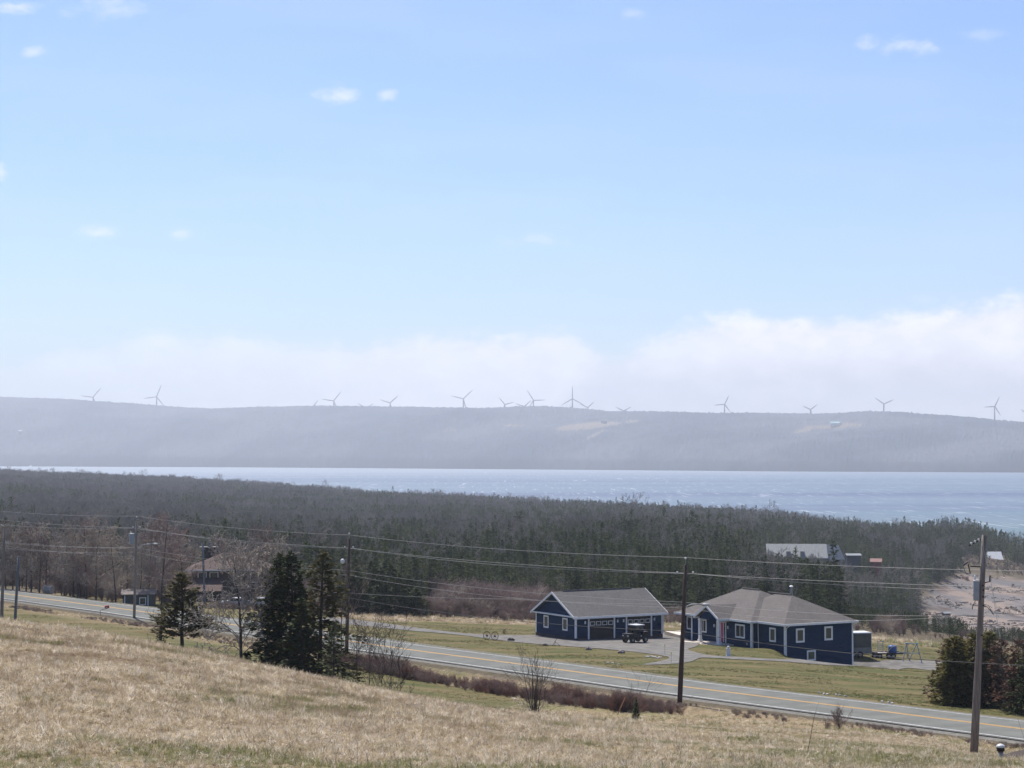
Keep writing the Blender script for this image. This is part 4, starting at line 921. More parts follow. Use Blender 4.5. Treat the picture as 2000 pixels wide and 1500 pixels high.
def bare(seed, h, spread=.35, r0=.12, levels=4, nside=(16, 5, 4, 3), up=.7, clear=.15, crook=.1, minr=.006):
    rg = np.random.default_rng(seed); segs = [[] for _ in range(levels + 1)]
    def grow(p, d, L, r, lv, n):
        pts = [np.array(p)]; dd = np.array(d)
        for i in range(n):
            dd = unit(dd + rg.normal(0, crook * (.22 if lv == 0 else 1 + lv * .5), 3) + np.array([0, 0, .06 * lv])); pts.append(pts[-1] + dd * L / n)
        for i in range(n):
            ra = max(minr, r * (1 - .85 * i / n)); rb = max(minr * .8, r * (1 - .85 * (i + 1) / n)); segs[lv].append([*pts[i], *pts[i + 1], ra, rb])
        if lv >= levels: return
        for j in range(nside[lv]):
            f = (clear if lv == 0 else .2) + (1 - (clear if lv == 0 else .2)) * (j + rg.random()) / nside[lv]; f = min(f, .98)
            q = f * n; i = int(q); p0 = pts[i] + (pts[i + 1] - pts[i]) * (q - i); bd = unit(pts[i + 1] - pts[i])
            a = rg.uniform(0, 6.283); side = unit(np.cross(bd, [math.cos(a), math.sin(a), .3])); nd = unit(bd * up + side * (1 - up * .35))
            Lc = L * (spread * (.40 + .75 * math.sin(math.pi * min(1, .12 + f * .80))) if lv == 0 else .5 * (1.1 - f * .5)) * rg.uniform(.7, 1.25)
            grow(p0, nd, Lc, max(minr, r * .42 * (1.1 - f)), lv + 1, 4 if lv == 0 else 3)
    grow([0, 0, -.3], [0, 0, 1], h + .3, r0, 0, 9)
    return segs
def bush(seed, h, n=14, spread=.6, levels=2, r=.02, crook=.12, minr=.005):
    rg = np.random.default_rng(seed); allS = []
    for i in range(n):
        a = rg.uniform(0, 6.283); q = rg.uniform(0, spread * .35); s = bare(seed * 100 + i, h * rg.uniform(.6, 1.05), .4, r, levels, (7, 4, 3), .75, .2, crook, minr)
        tilt = rg.uniform(.0, spread); ca, sa = math.cos(a), math.sin(a)
        for lv in s:
            for g_ in lv:
                v = np.array(g_)
                for k in (0, 3): z = v[k + 2]; v[k] += ca * (q + z * tilt); v[k + 1] += sa * (q + z * tilt)
                allS.append(v)
    return prisms(np.array(allS), 3)
m_bark = pm('conifer_bark', (0.045, .036, .030), (.075, .062, .052), 6, .95)
m_needle = pm('spruce_needles', (0.032, .046, .015), (0.060, .072, .024), .9, .75, coord='Object', rnd=.25, spec=.15, trans=.18)
m_needle2 = pm('pine_needles', (0.060, .058, .018), (0.10, .082, .032), 1.0, .75, spec=.15, trans=.22)
m_needleY = pm('yellow_green_needles', (0.09, .095, .024), (0.16, .13, .035), 1.2, .75, spec=.15, trans=.3)
m_needleD = pm('dead_brown_needles', (0.16, .082, .055), (0.095, .058, .044), 1.5, .8, spec=.1, trans=.15)
m_forest = pm('forest_needles', (0.052, .070, .034), (0.090, .104, .050), .02, .8, coord='World', rnd=.24, spec=.05, trans=.32)
m_bgrey = pm('grey_bark', (0.26, .22, .195), (.38, .33, .29), 3, .9, rnd=.2)
m_btan = pm('tan_twigs', (0.25, .20, .16), (.40, .335, .27), 1.2, .9, rnd=.2)
m_bdark = pm('dark_bark', (0.060, .048, .042), (.09, .075, .065), 3, .9)
m_bred = pm('red_twigs', (0.17, .085, .068), (.24, .135, .105), 1.2, .9, rnd=.3)
m_bpurp = pm('purple_grey_twigs', (0.19, .132, .115), (.27, .195, .17), 1.2, .9, rnd=.25)
m_fbare = pm('forest_bare_twigs', (0.15, .136, .125), (.20, .182, .168), .03, .9, coord='World', rnd=.25)

def npobj(name, VQ, mat, parent=None): return link(name, npmesh(name, VQ[0], VQ[1], mat), parent)
def tree(name, label, cat, loc, tr_, cr, mt_, mc, rz=0.0, group=None, sc=1.0):
    o = thing(name, label, cat, loc, rz, group); o.scale = (sc, sc, sc)
    npobj('trunk', tr_, mt_, o); npobj('crown', cr, mc, o); return o
def gp_at(px, py, D):    # on the ground under a pixel column at depth D
    X = pxat(px, D); return Vector((X, D, gz(X, D)))
def hgt(p, pytop):       # height that reaches the pixel row pytop from ground point p
    return at(0, pytop, p.y).z - p.z

# ---- near trees on the lawn behind the field crest
def place_conifer(seed, px, pytop, D, label, name='spruce_tree', mat=m_needle, cat='spruce tree', **kw):
    p = gp_at(px, 0, D); h = hgt(p, pytop); t_, c_ = conifer(seed, h, **kw); return tree(name, label, cat, p, t_, c_, m_bark, mat)
place_conifer(11, 546, 1084, 122, 'dark dense spruce, left of the tall clump before the road', r=2.85, nb=150, dens=26, leaf=.19, tr=.16, base=.04, shape=.66, up=.14, droop=.34, irr=.55, gaps=.28)
place_conifer(12, 566, 1079, 120.5, 'dark spruce with a twin top, middle of the tall clump before the road', r=2.75, nb=145, dens=26, leaf=.19, tr=.15, base=.04, shape=.72, irr=.55, gaps=.28)
place_conifer(13, 628, 1080, 119, 'olive-topped spruce, right of the tall clump before the road', r=3.0, nb=145, dens=25, leaf=.18, tr=.16, base=.05, shape=.74, irr=.55, mat=m_needle2, gaps=.3)
place_conifer(14, 594, 1170, 117.5, 'shorter dark spruce standing between the two tall spruces', r=1.9, nb=80, dens=20, leaf=.17, tr=.12, base=.05, shape=.8, irr=.4, gaps=.2)
place_conifer(15, 655, 1215, 114, 'thin small spruce with bare low twigs at the right foot of the spruce clump', r=1.1, nb=50, dens=22, leaf=.13, tr=.06, base=.12, shape=.7, irr=.5, gaps=.3)
place_conifer(21, 357, 1121, 128, 'open-branched brownish pine standing alone above the dry field', name='pine_tree', mat=m_needle2, cat='pine tree', r=2.0, nb=100, dens=26, leaf=.18, tr=.15, base=.27, shape=.60, up=.25, droop=.22, irr=.5, gaps=.2, extra=((-.15, .10, 2.7), (.1, .12, 2.3), (-.4, .16, 2.2), (3.0, .20, 2.1), (.5, .2, 2.0), (2.6, .14, 1.6), (-.2, .22, 2.2)))
place_conifer(22, 320, 1186, 131, 'short shaggy pine leaning against the larger brownish pine', name='pine_tree', mat=m_needle2, cat='pine tree', r=.9, nb=34, dens=22, leaf=.15, tr=.08, base=.25, shape=.5, irr=.5, gaps=.2)
def place_bare(seed, px, pytop, D, label, mt=m_bdark, mc=m_btan, cat='bare tree', name='bare_tree', split=1, k0=6, **kw):
    p = gp_at(px, 0, D); h = hgt(p, pytop); s = bare(seed, h, **kw); o = thing(name, label, cat, p)
    npobj('trunk', prisms(s[0], k0), mt, o); npobj('crown', prisms([g_ for lv in s[1:] for g_ in lv], 3), mc, o); return o
place_bare(31, 474, 1088, 121, 'pale leafless birch with a dark trunk, left of the tall spruces', spread=.42, r0=.13, levels=4, nside=(30, 7, 4, 3), up=.62, clear=.16, crook=.16, minr=.019, mc=m_bgrey)
place_bare(32, 312, 1188, 131, 'slender leafless sapling left of the brownish pine', mc=m_bdark, spread=.3, r0=.05, levels=3, nside=(16, 5, 3), up=.7, clear=.1)
for i, (px, py, D, lab) in enumerate(((700, 1224, 118, 'spreading leafless sapling at the right foot of the spruce clump'), (722, 1240, 120, 'second leafless sapling right of the spruce clump, in front of the road'), (765, 1248, 116, 'short leafless sapling on the green strip by the road'), (745, 1283, 112, 'stubby leafless sapling on the green strip, nearest to the spruces'), (782, 1305, 111, 'stubby dark twig sapling on the green strip'), (668, 1140, 176, 'leafless pink-grey tree beside the brown pole with the white lamp'))):
    place_bare(41 + i, px, py, D, lab, mc=m_bpurp if i == 5 else m_bdark, spread=.5, r0=.035 + (.04 if i == 5 else 0), levels=3, nside=(14, 5, 3), up=.8, clear=.08, crook=.12, minr=.010)
def place_bush(seed, px, pytop, pybase, label, mat, n, spread, levels=2, r=.025, D=None, name='shrub', minr=.006):
    p = gp_at(px, 0, D) if D else hit(px, pybase, 60); h = hgt(p, pytop); o = npobj(name, bush(seed, h, n, spread, levels, r, .12, minr), mat); o.location = p; tag(o, label, 'shrub'); return o
place_bush(51, 1045, 1290, 1378, 'dark leafless shrub in front of the road below the garage', m_bdark, 11, .32, 2, .045, D=118, minr=.008)
place_bush(52, 1637, 1388, 1425, 'low leafless shrub at the near verge of the road', m_bpurp, 16, .6, 2, .015, D=118)
place_bush(53, 984, 1226, 1238, 'tiny leafless bush on the lawn right of the spoked wheels', m_bpurp, 12, .3, 1, .01)
place_bush(54, 1612, 1404, 1425, 'small brown tuft of twigs beside the low roadside shrub', m_bpurp, 14, .5, 1, .012, D=118)
place_bush(55, 1790, 1432, 1450, 'low patch of brown twigs on the near verge, left of the tall grey pole', m_bpurp, 22, .9, 1, .010, D=113)
place_bush(56, 1240, 1322, 1392, 'sparse tall twigs rising above the red thicket left of the brown pole', m_bdark, 5, .35, 1, .010, D=127)
place_conifer(57, 1240, 1364, 126.5, 'tiny young spruce in the red thicket by the road', r=.42, nb=50, dens=60, leaf=.09, tr=.03, base=.02)
st = hit(1205, 1394, 60); o = MB().tube([at(1206, 1396, 124), at(1221, 1362, 124)], .035, 6).build('leaning_stake', pm('orange_stake', (.42, .2, .1), (.34, .17, .09), 3, .8)); tag(o, 'orange-brown stake leaning in the red thicket', 'stake')
o = MB().tube([at(1574, 1487, 60), at(1583, 1440, 60.2), at(1590, 1400, 60.3), at(1599, 1372, 60.5)], [.013, .011, .008, .004], 5).build('dead_stem', m_bdark); tag(o, 'tall dark dead weed stem standing in the dry field', 'weed stem')
o = MB().tube([at(1677, 1480, 58), at(1676, 1462, 58), at(1675, 1442, 58)], [.008, .006, .003], 5).build('dead_stem', m_bdark); tag(o, 'short dead weed stem right of the tall one in the field', 'weed stem')

# ---- dark cluster at the right behind the tall pole
CL = [(1862, 1245, 148, 'yellow-green pine at the left edge of the cluster behind the tall grey pole', m_needleY, dict(r=2.2, nb=130, dens=38, leaf=.17, base=.03, shape=.45, irr=.45)),
      (1848, 1252, 150, 'small dead brown spruce at the far left of the roadside cluster', m_needleD, dict(r=1.7, nb=90, dens=30, leaf=.14, base=.15, shape=.6, irr=.5)),
      (1872, 1247, 152, 'dead brown-topped spruce behind the yellow-green pine', m_needleD, dict(r=1.7, nb=90, dens=30, leaf=.15, base=.1, shape=.6, irr=.5)),
      (1900, 1238, 149, 'olive pine hidden partly by the tall grey pole', m_needleY, dict(r=2.2, nb=130, dens=36, leaf=.17, base=.05, shape=.5, irr=.45)),
      (1932, 1236, 148, 'bright green-topped pine just right of the tall grey pole', m_needleY, dict(r=1.7, nb=110, dens=38, leaf=.17, base=.05, shape=.5, irr=.4)),
      (1955, 1248, 146, 'brown dying spruce right of the green-topped pine', m_needleD, dict(r=1.8, nb=100, dens=30, leaf=.15, base=.1, shape=.5, irr=.5)),
      (1985, 1250, 143, 'dark dying spruce at the right edge of the photo', m_needleD, dict(r=1.8, nb=110, dens=30, leaf=.15, base=.1, shape=.5, irr=.5)),
      (2012, 1243, 141, 'dark green spruce cut by the right edge of the photo', m_needle, dict(r=2.1, nb=120, dens=32, leaf=.16, base=.05, shape=.6, irr=.4))]
for i, (px, py, D, lab, mt_, kw) in enumerate(CL): place_conifer(61 + i, px, py, D, lab, mat=mt_, tr=.10, **kw)
for i, (px, py, D) in enumerate(((1975, 1222, 145), (1956, 1236, 144), (1990, 1240, 142), (1916, 1262, 147))):
    place_bare(71 + i, px, py, D, ['tall thin dead snag rising above the roadside cluster', 'thin dead snag between the brown and green-topped trees', 'thin dead snag at the right edge of the roadside cluster', 'thin dead snag directly behind the tall grey pole'][i], mc=m_bdark, spread=.16, r0=.06, levels=2, nside=(26, 5), up=.2, clear=.2, crook=.06)

# ---- prototypes for repeated vegetation
def merge(*VQs):
    V = []; Q = []; o = 0
    for v, q in VQs: V.append(v); Q.append(q + o); o += len(v)
    return np.concatenate(V), np.concatenate(Q)
def proto_obj(name, parts):   # several (VQ, mat) in one unlinked object
    Vs = []; Qs = []; mi = []; o = 0
    for k, ((v, q), m_) in enumerate(parts): Vs.append(v); Qs.append(q + o); o += len(v); mi += [k] * len(q)
    me = npmesh(name, np.concatenate(Vs), np.concatenate(Qs), None)
    for _, m_ in parts: me.materials.append(m_)
    me.polygons.foreach_set('material_index', np.array(mi, np.int32)); return bpy.data.objects.new(name, me)
def scatter(name, label, P, scl, rotz, idx, protos, cat, tilt=None):
    """one stuff object: points carrying instances of prototype meshes (geometry nodes)"""
    n = len(P); me = bpy.data.meshes.new(name); me.vertices.add(n); me.vertices.foreach_set('co', np.asarray(P, np.float32).ravel())
    a = me.attributes.new('s', 'FLOAT_VECTOR', 'POINT'); a.data.foreach_set('vector', np.asarray(scl, np.float32).ravel())
    rot = np.zeros((n, 3), np.float32); rot[:, 2] = rotz
    if tilt is not None: rot[:, :2] = tilt
    a = me.attributes.new('r', 'FLOAT_VECTOR', 'POINT'); a.data.foreach_set('vector', rot.ravel())
    a = me.attributes.new('k', 'INT', 'POINT'); a.data.foreach_set('value', np.asarray(idx, np.int32))
    me.update(); o = link(name, me)
    c = bpy.data.collections.new(name + '_kinds')
    for i, p in enumerate(protos): c.objects.link(p)
    nt = bpy.data.node_groups.new(name, 'GeometryNodeTree')
    nt.interface.new_socket('Geometry', in_out='INPUT', socket_type='NodeSocketGeometry'); nt.interface.new_socket('Geometry', in_out='OUTPUT', socket_type='NodeSocketGeometry')
    gi = nt.nodes.new('NodeGroupInput'); go = nt.nodes.new('NodeGroupOutput'); ip = nt.nodes.new('GeometryNodeInstanceOnPoints'); ci = nt.nodes.new('GeometryNodeCollectionInfo')
    ci.inputs['Collection'].default_value = c; ci.inputs['Separate Children'].default_value = True; ci.inputs['Reset Children'].default_value = True
    def at_(nm, ty):
        x = nt.nodes.new('GeometryNodeInputNamedAttribute'); x.data_type = ty; x.inputs['Name'].default_value = nm
        return [q for q in x.outputs if q.enabled and q.name == 'Attribute'][0]
    nt.links.new(gi.outputs[0], ip.inputs['Points']); nt.links.new(ci.outputs[0], ip.inputs['Instance']); ip.inputs['Pick Instance'].default_value = True
    nt.links.new(at_('k', 'INT'), ip.inputs['Instance Index']); nt.links.new(at_('r', 'FLOAT_VECTOR'), ip.inputs['Rotation']); nt.links.new(at_('s', 'FLOAT_VECTOR'), ip.inputs['Scale'])
    nt.links.new(ip.outputs[0], go.inputs[0])
    md = o.modifiers.new('scatter', 'NODES'); md.node_group = nt
    return tag(o, label, cat, kind='stuff')

# ---- forest
NP = 7; fc_parts = []
for i in range(NP):
    kw = dict(h=1.0 * 9, r=[1.5, 1.9, 1.35, 2.2, 1.7, 1.6, 2.0][i], base=[.1, .05, .2, .08, .12, .25, .04][i], nb=[34, 40, 30, 38, 36, 28, 42][i], dens=5.5, leaf=.42, tr=.10, shape=[.8, .9, .6, .7, .85, .5, .95][i], irr=.4, trunk_k=3, wood=False)
    fc_parts.append(conifer(100 + i, **kw))
fc = [proto_obj('conifer_kind_%d' % i, [(t_, m_bark), (c_, m_forest)]) for i, (t_, c_) in enumerate(fc_parts)]
fb_ = []
for i in range(4):
    s = bare(200 + i, 9.5, .36, .09, 3, (17, 6, 4), .68, .22, .09, .022); fb_.append(proto_obj('leafless_kind_%d' % i, [(prisms([g_ for lv in s for g_ in lv], 3), m_fbare)]))
def vnoise(x, y, sc, seed=0):
    rg = np.random.default_rng(seed); G_ = rg.random((64, 64)); x = x / sc; y = y / sc; xi = np.floor(x).astype(int); yi = np.floor(y).astype(int); fx = x - xi; fy = y - yi; fx = fx * fx * (3 - 2 * fx); fy = fy * fy * (3 - 2 * fy)
    g_ = lambda a, b: G_[a % 64, b % 64]
    return (g_(xi, yi) * (1 - fx) + g_(xi + 1, yi) * fx) * (1 - fy) + (g_(xi, yi + 1) * (1 - fx) + g_(xi + 1, yi + 1) * fx) * fy
def edge_far(px): return np.interp(px, [-300, 0, 500, 1000, 1500, 1850, 1900, 1950, 2000, 2300], [2250, 2230, 2040, 1620, 1360, 1130, 1095, 1030, 965, 930])
def forest_pts(n):
    D = np.sqrt(rng.uniform(262 ** 2, 2260 ** 2, n)); v = rng.uniform(-.335, .335, n); X = v * D; px = CX + F * v
    keep = D < edge_far(px) + 25 * rng.normal(0, 1, n) * .5
    keep &= rng.random(n) < np.interp(D, [262, 500, 1000, 2200], [1.0, .80, .60, .42])
    _, _, b = zones(X, D); keep &= (b < .3 + .0 * D) | (rng.random(n) < .0005)
    front_edge = np.interp(px, [-400, 0, 340, 560, 600, 690, 830, 870, 1040, 1300, 1660, 1850, 2000, 2300], [315, 318, 335, 335, 300, 272, 278, 296, 300, 290, 292, 300, 300, 300])
    keep &= D > front_edge + 10 * vnoise(X, D, 12, 3) 
    keep &= ~((px > 1790) & (D > 395) & (D < 690) & (px > 1760))
        # clearing for the far buildings
    for cx_, d0, d1, hw in ((1560, 616, 662, 80), (1690, 636, 664, 50), (1944, 872, 925, 26)): keep &= ~((np.abs(px - cx_) < hw) & (D > d0) & (D < d1))
    keep &= ~((px > 1875) & (D > 690) & (D < 885) & (rng.random(n) < .97))
    return X[keep], D[keep], px[keep]
X, D, px = forest_pts(225000)
nzv = vnoise(X, D, 60, 1) * .55 + vnoise(X, D, 22, 2) * .45
pb = np.interp(nzv, [.38, .48, .56, .68], [.05, .25, .72, .97]) * np.interp(px, [0, 300, 800, 1400, 2000], [1.0, .85, .62, .45, .22]) * np.interp(D, [260, 420, 600, 2200], [.25, .5, 1.0, 1.0])
pb = np.where((D > 1850) & (px < 700), .8, pb * np.interp(px, [0, 400, 900, 2000], [1, .75, .42, .40]))
isb = rng.random(len(X)) < pb
Z = ground_rel(X, D) + CAMZ
hs_ = rng.uniform(.55, 1.12, len(X)) * np.interp(D, [260, 330, 600, 2200], [.72, .92, 1.0, 1.05]) * (.82 + .36 * vnoise(X, D, 35, 6))
hs_ = np.where(px > 1640, hs_ * np.interp(D, [300, 460, 600], [.72, .8, 1]), hs_)
big = rng.random(len(X)) < .012; hs_ = np.where(big, hs_ * 1.35, hs_)
capr = ((CAMZ - (np.interp(px, [1640, 1680, 1800, 1870, 1900, 2100], [1172, 1184, 1198, 1208, 1224, 1228]) - HOR) / F * D) - Z) / 9.3 * rng.uniform(.82, 1.1, len(X))
hs_ = np.where((px > 1645) & (D < 520), np.clip(np.minimum(hs_, capr), .2, 2), hs_)
cap = ((CAMZ - (np.interp(px, [1480, 1640, 1655, 1740], [1091, 1091, 1086, 1091]) - HOR) / F * D) - Z) / 9.3 * rng.uniform(.8, 1.12, len(X))
hs_ = np.where((px > 1470) & (px < 1745) & (D > 450) & (D < 640), np.clip(np.minimum(hs_, cap), .25, 2), hs_)
# the 260 nearest conifers in view stand as trees of their own
vis = (~isb) & (px > 640) & (px < 1990) & (D < 460)
order = np.argsort(np.where(vis, D / hs_, 1e9))[:260]; solo = np.zeros(len(X), bool); solo[order] = True
protoE = []
for i in range(5):
    t_, c_ = conifer(100 + i, 9.0, r=[1.9, 2.2, 1.7, 2.4, 2.0][i], base=.04, nb=64, dens=12, leaf=.27, tr=.11, shape=[.8, .9, .7, .75, .85][i], irr=.4, trunk_k=4, wood=False)
    protoE.append((npmesh('trunk', *t_, m_bark), npmesh('crown', *c_, m_forest)))
kk = 0
for j in order:
    a = vis[j]
    if not a: continue
    o = empty('conifer_tree', (X[j], D[j], Z[j]), random.uniform(0, 6.28)); s_ = hs_[j]; o.scale = (s_ * random.uniform(.85, 1.15), s_ * random.uniform(.85, 1.15), s_)
    if D[j] < 300: lab = 'dark green conifer in the foremost row of the wood behind the lawn'
    else: lab = 'dark green conifer in the wood, standing behind its foremost row'
    tag(o, lab, 'conifer tree', 'conifers of the foremost row behind the lawn' if D[j] < 300 else 'conifers standing behind the foremost row')
    tm, cm = protoE[kk % 5]; link('trunk', tm, o); link('crown', cm, o); kk += 1
m1 = (~isb) & (~solo)
def sc3(h, w=.2): 
    q = rng.uniform(1 - w, 1 + w, len(h)); return np.stack([h * q, h * q, h], 1)
def til(n, a=.03): return rng.normal(0, a, (n, 2))
scatter('evergreen_forest', 'far-off dark evergreen forest covering the slope down to the water', np.stack([X, D, Z], 1)[m1], sc3(hs_[m1]), rng.uniform(0, 6.28, m1.sum()), rng.integers(0, NP, m1.sum()), fc, 'forest', til(m1.sum()))
m2 = isb
scatter('leafless_woods', 'patches of grey leafless trees mixed into the far forest', np.stack([X, D, Z], 1)[m2], sc3(hs_[m2]), rng.uniform(0, 6.28, m2.sum()), rng.integers(0, 4, m2.sum()), fb_, 'forest', til(m2.sum()))

# ---- dense dark spruces behind the lawn, right of the brown pole
GD = [(700, 1108, 264), (722, 1098, 267), (745, 1112, 262), (765, 1102, 270), (782, 1122, 263), (800, 1125, 266), (812, 1150, 262), (690, 1122, 262), (735, 1108, 274)]
for i, (px_, py_, D_) in enumerate(GD):
    p = gp_at(px_, 0, D_); h = hgt(p, py_); o = thing('spruce_tree', 'dark spruce in the dense stand behind the lawn, right of the brown pole', 'spruce tree', p, i * 1.7, 'dark spruces in the dense stand right of the brown pole')
    t_, c_ = conifer(300 + i, h, r=2.3, base=.02, nb=110, dens=14, leaf=.24, tr=.13, shape=.6, irr=.3, trunk_k=5)
    npobj('trunk', t_, m_bark, o); npobj('crown', c_, m_needle, o)

# ---- leafless row at the left beyond the road
bp = []
for i in range(7):
    s = bare(400 + i, 11.0, [.26, .30, .22, .34, .25, .3, .28][i], .17, 4, (30, 6, 4, 2), .60, .14, .11, .032)
    bp.append((npmesh('trunk', *prisms(s[0], 5), m_bdark), npmesh('crown', *prisms([g_ for lv in s[1:] for g_ in lv], 3), [m_btan, m_bgrey, m_btan, m_bgrey, m_bpurp, m_btan, m_bpurp][i])))
row = [(14, 1030, 292), (28, 1040, 290), (41, 1045, 288), (54, 1040, 287), (64, 1035, 285), (80, 1038, 284), (92, 1060, 283), (108, 1062, 292), (128, 1050, 279), (145, 1038, 276), (158, 1035, 276), (171, 1028, 272), (190, 1030, 268), (207, 1062, 285), (229, 1050, 262), (252, 1062, 272), (275, 1080, 263), (293, 1030, 266), (318, 1020, 263), (342, 1060, 275), (360, 1045, 268), (382, 1070, 300), (118, 1048, 300), (216, 1040, 300), (305, 1050, 298), (516, 1040, 273), (545, 1060, 290), (-12, 1030, 290), (46, 1070, 305), (180, 1050, 305), (262, 1046, 305), (335, 1036, 312), (430, 1060, 318)]
for i, (px_, py_, D_) in enumerate(row):
    p = gp_at(px_, 0, D_); h = hgt(p, py_); o = empty('bare_tree', p, i * 2.1); q = h / 11.0; o.scale = (q, q, q)
    if px_ == 516: tag(o, 'grey crooked leafless tree at the right side of the brown house', 'bare tree')
    elif px_ == 318: tag(o, 'broad leafless tree between the street lamp and the slate-grey pole', 'bare tree')
    else: tag(o, 'leafless tree with a straight dark trunk in the row beyond the road at the left', 'bare tree', 'leafless trees in the row beyond the road')
    tm, cm = bp[i % 7]; link('trunk', tm, o); link('crown', cm, o)

# ---- shrub thickets
sb = [proto_obj('thicket_kind_%d' % i, [(bush(500 + i, 1.0, 16, .45, 2, .012, .12, .0045), [m_bred, m_bpurp, m_bred, m_bpurp][i])]) for i in range(4)]
sb2 = [proto_obj('brush_kind_%d' % i, [(bush(520 + i, 3.0, 15, .42, 2, .03, .12, .012), [m_bpurp, m_btan, m_bpurp, m_bpurp][i])]) for i in range(4)]
sw_ = [proto_obj('weed_kind_%d' % i, [(bush(540 + i, 1.0, 16, .6, 2, .012, .12, .0055), [m_btan, m_bpurp][i])]) for i in range(2)]
def scat_region(name, label, n, gen, h0, h1, protos, cat, rel=1.0):
    X, Y, hm = gen(n); Z = ground_rel(X, Y) + CAMZ - .03; h = rng.uniform(h0, h1, len(X)) * hm / rel
    return scatter(name, label, np.stack([X, Y, Z], 1), sc3(h, .25), rng.uniform(0, 6.28, len(X)), rng.integers(0, len(protos), len(X)), protos, cat, til(len(X), .08))
def road_xy(t, o): return RP[0] + RU[0] * t + RN[0] * o, RP[1] + RU[1] * t + RN[1] * o
def g_red(n):
    t = rng.uniform(-12, 62, n); o = rng.uniform(-15.0, -9.2, n); X, Y = road_xy(t, o); px = CX + F * X / Y
    dn = vnoise(t, o * 2, 5, 9) * .6 + vnoise(t, o, 2, 8) * .4
    hm = np.interp(px, [650, 760, 900, 1000, 1200, 1320, 1420, 1480], [.9, 1.0, .5, .7, .9, 1.1, .9, .35]); k = (px > 640) & (px < 1530) & (rng.random(n) < np.interp(dn, [.3, .6], [.35, 1])) & ~((px > 850) & (px < 930) & (rng.random(n) < .6)) 
    return X[k], Y[k], (hm * (.45 + 1.0 * vnoise(t, o, 2.6, 71)))[k]
scat_region('roadside_thicket', 'dense reddish leafless thicket along the ditch on the near side of the road', 1100, g_red, .65, 1.30, sb, 'thicket')
def g_verge(n):
    t = rng.uniform(-45, 190, n); o = rng.uniform(-9.5, -7.0, n); X, Y = road_xy(t, o); px = CX + F * X / Y; k = (vnoise(t, o, 6, 11) > .45); return X[k], Y[k], np.ones(k.sum())
scat_region('verge_weeds', 'low brown weeds along the near road verge', 2600, g_verge, .14, .30, sw_, 'weeds')
def g_brush(n):
    px = rng.uniform(560, 2050, n); D = rng.uniform(255, 300, n); X = (px - CX) / F * D
    lo = np.interp(px, [560, 690, 820, 860, 1050, 1300, 1660, 1800, 2050], [256, 262, 258, 262, 256, 262, 282, 285, 285]); w = np.interp(px, [560, 820, 860, 1050, 1300, 1650, 1800, 2050], [10, 14, 36, 36, 26, 12, 16, 12])
    k = (D > lo) & (D < lo + w) & (vnoise(X, D, 7, 12) > .18) & ((px < 1640) | (rng.random(n) < .2) | (np.abs(px - 1735) < 34)); D = D[k]; X = X[k]; px = px[k]
    hm = np.interp(px, [560, 800, 860, 900, 960, 1050, 1300, 1650, 1700, 1740, 1800, 2050], [.5, .5, .9, 1.1, .95, .8, .5, .4, .6, .95, .4, .4]) * (.55 + .7 * vnoise(X, D, 6, 13)) * np.interp(D - np.interp(px, [560, 690, 820, 860, 1050, 1300, 1660, 1800, 2050], [256, 262, 258, 262, 256, 262, 282, 285, 285]), [0, 5, 14], [.35, .75, 1.1])
    return X, D, hm
scat_region('brush', 'purple-brown leafless brush between the lawn and the evergreen wood', 2400, g_brush, 2.5, 3.9, sb2, 'brush', 3.0)
def g_left(n):
    px = rng.uniform(-120, 640, n); D = rng.uniform(262, 330, n); X = (px - CX) / F * D; t, o = road_t(X, D); k = (o > 9) & (vnoise(X, D, 8, 14) > .35) & ~((px > 350) & (px < 560) & (D < 300)) & ~((px > 225) & (px < 320) & (D < 275)); return X[k], D[k], (.4 + .8 * vnoise(X, D, 9, 15))[k]
scat_region('undergrowth', 'brown leafless undergrowth beneath the bare trees at the left', 2600, g_left, 1.6, 3.4, sb2, 'brush', 3.0)
def g_house(n):
    px = rng.uniform(395, 560, n); D = rng.uniform(258, 264, n); X = (px - CX) / F * D; return X, D, np.ones(n)
scat_region('hedge', 'low reddish hedge in front of the brown house', 160, g_house, .35, .7, sb, 'hedge')
def g_bluff(n):
    px = rng.uniform(1850, 2080, n); D = rng.uniform(730, 890, n); X = (px - CX) / F * D; k = vnoise(X, D, 22, 16) > np.interp(D, [730, 800, 890], [.68, .5, .35]); return X[k], D[k], rng.uniform(.4, 1.1, k.sum())
scat_region('bluff_scrub', 'dark scrub patches on the bluff above the beach', 1500, g_bluff, .7, 1.9, sb2, 'scrub', 3.0)

# ---- dry grass of the foreground field
def tuft(seed, n, h, sp, wd, curl=.5, flat=0.0):
    rg = np.random.default_rng(seed); V = []; Q = []
    for i in range(n):
        a = rg.uniform(0, 6.283); q = rg.uniform(0, sp) ; bx, by = q * math.cos(a) * .6, q * math.sin(a) * .6; b = rg.uniform(0, 6.283); L = h * rg.uniform(.45, 1.1); ln = rg.uniform(.2, 1.0) * curl + flat
        dx, dy = math.cos(b), math.sin(b); wx, wy = -dy * wd * rg.uniform(.6, 1.2), dx * wd; o = len(V)
        for s_, k in ((0, 1), (.4, .9), (.75, .6), (1.0, .12)):
            r_ = L * ln * s_ ** 1.6; z = L * (s_ - .45 * ln * s_ * s_); V += [(bx + dx * r_ - wx * k, by + dy * r_ - wy * k, z), (bx + dx * r_ + wx * k, by + dy * r_ + wy * k, z)]
        Q += [(o, o + 1, o + 3, o + 2), (o + 2, o + 3, o + 5, o + 4), (o + 4, o + 5, o + 7, o + 6)]
    return np.array(V), np.array(Q)
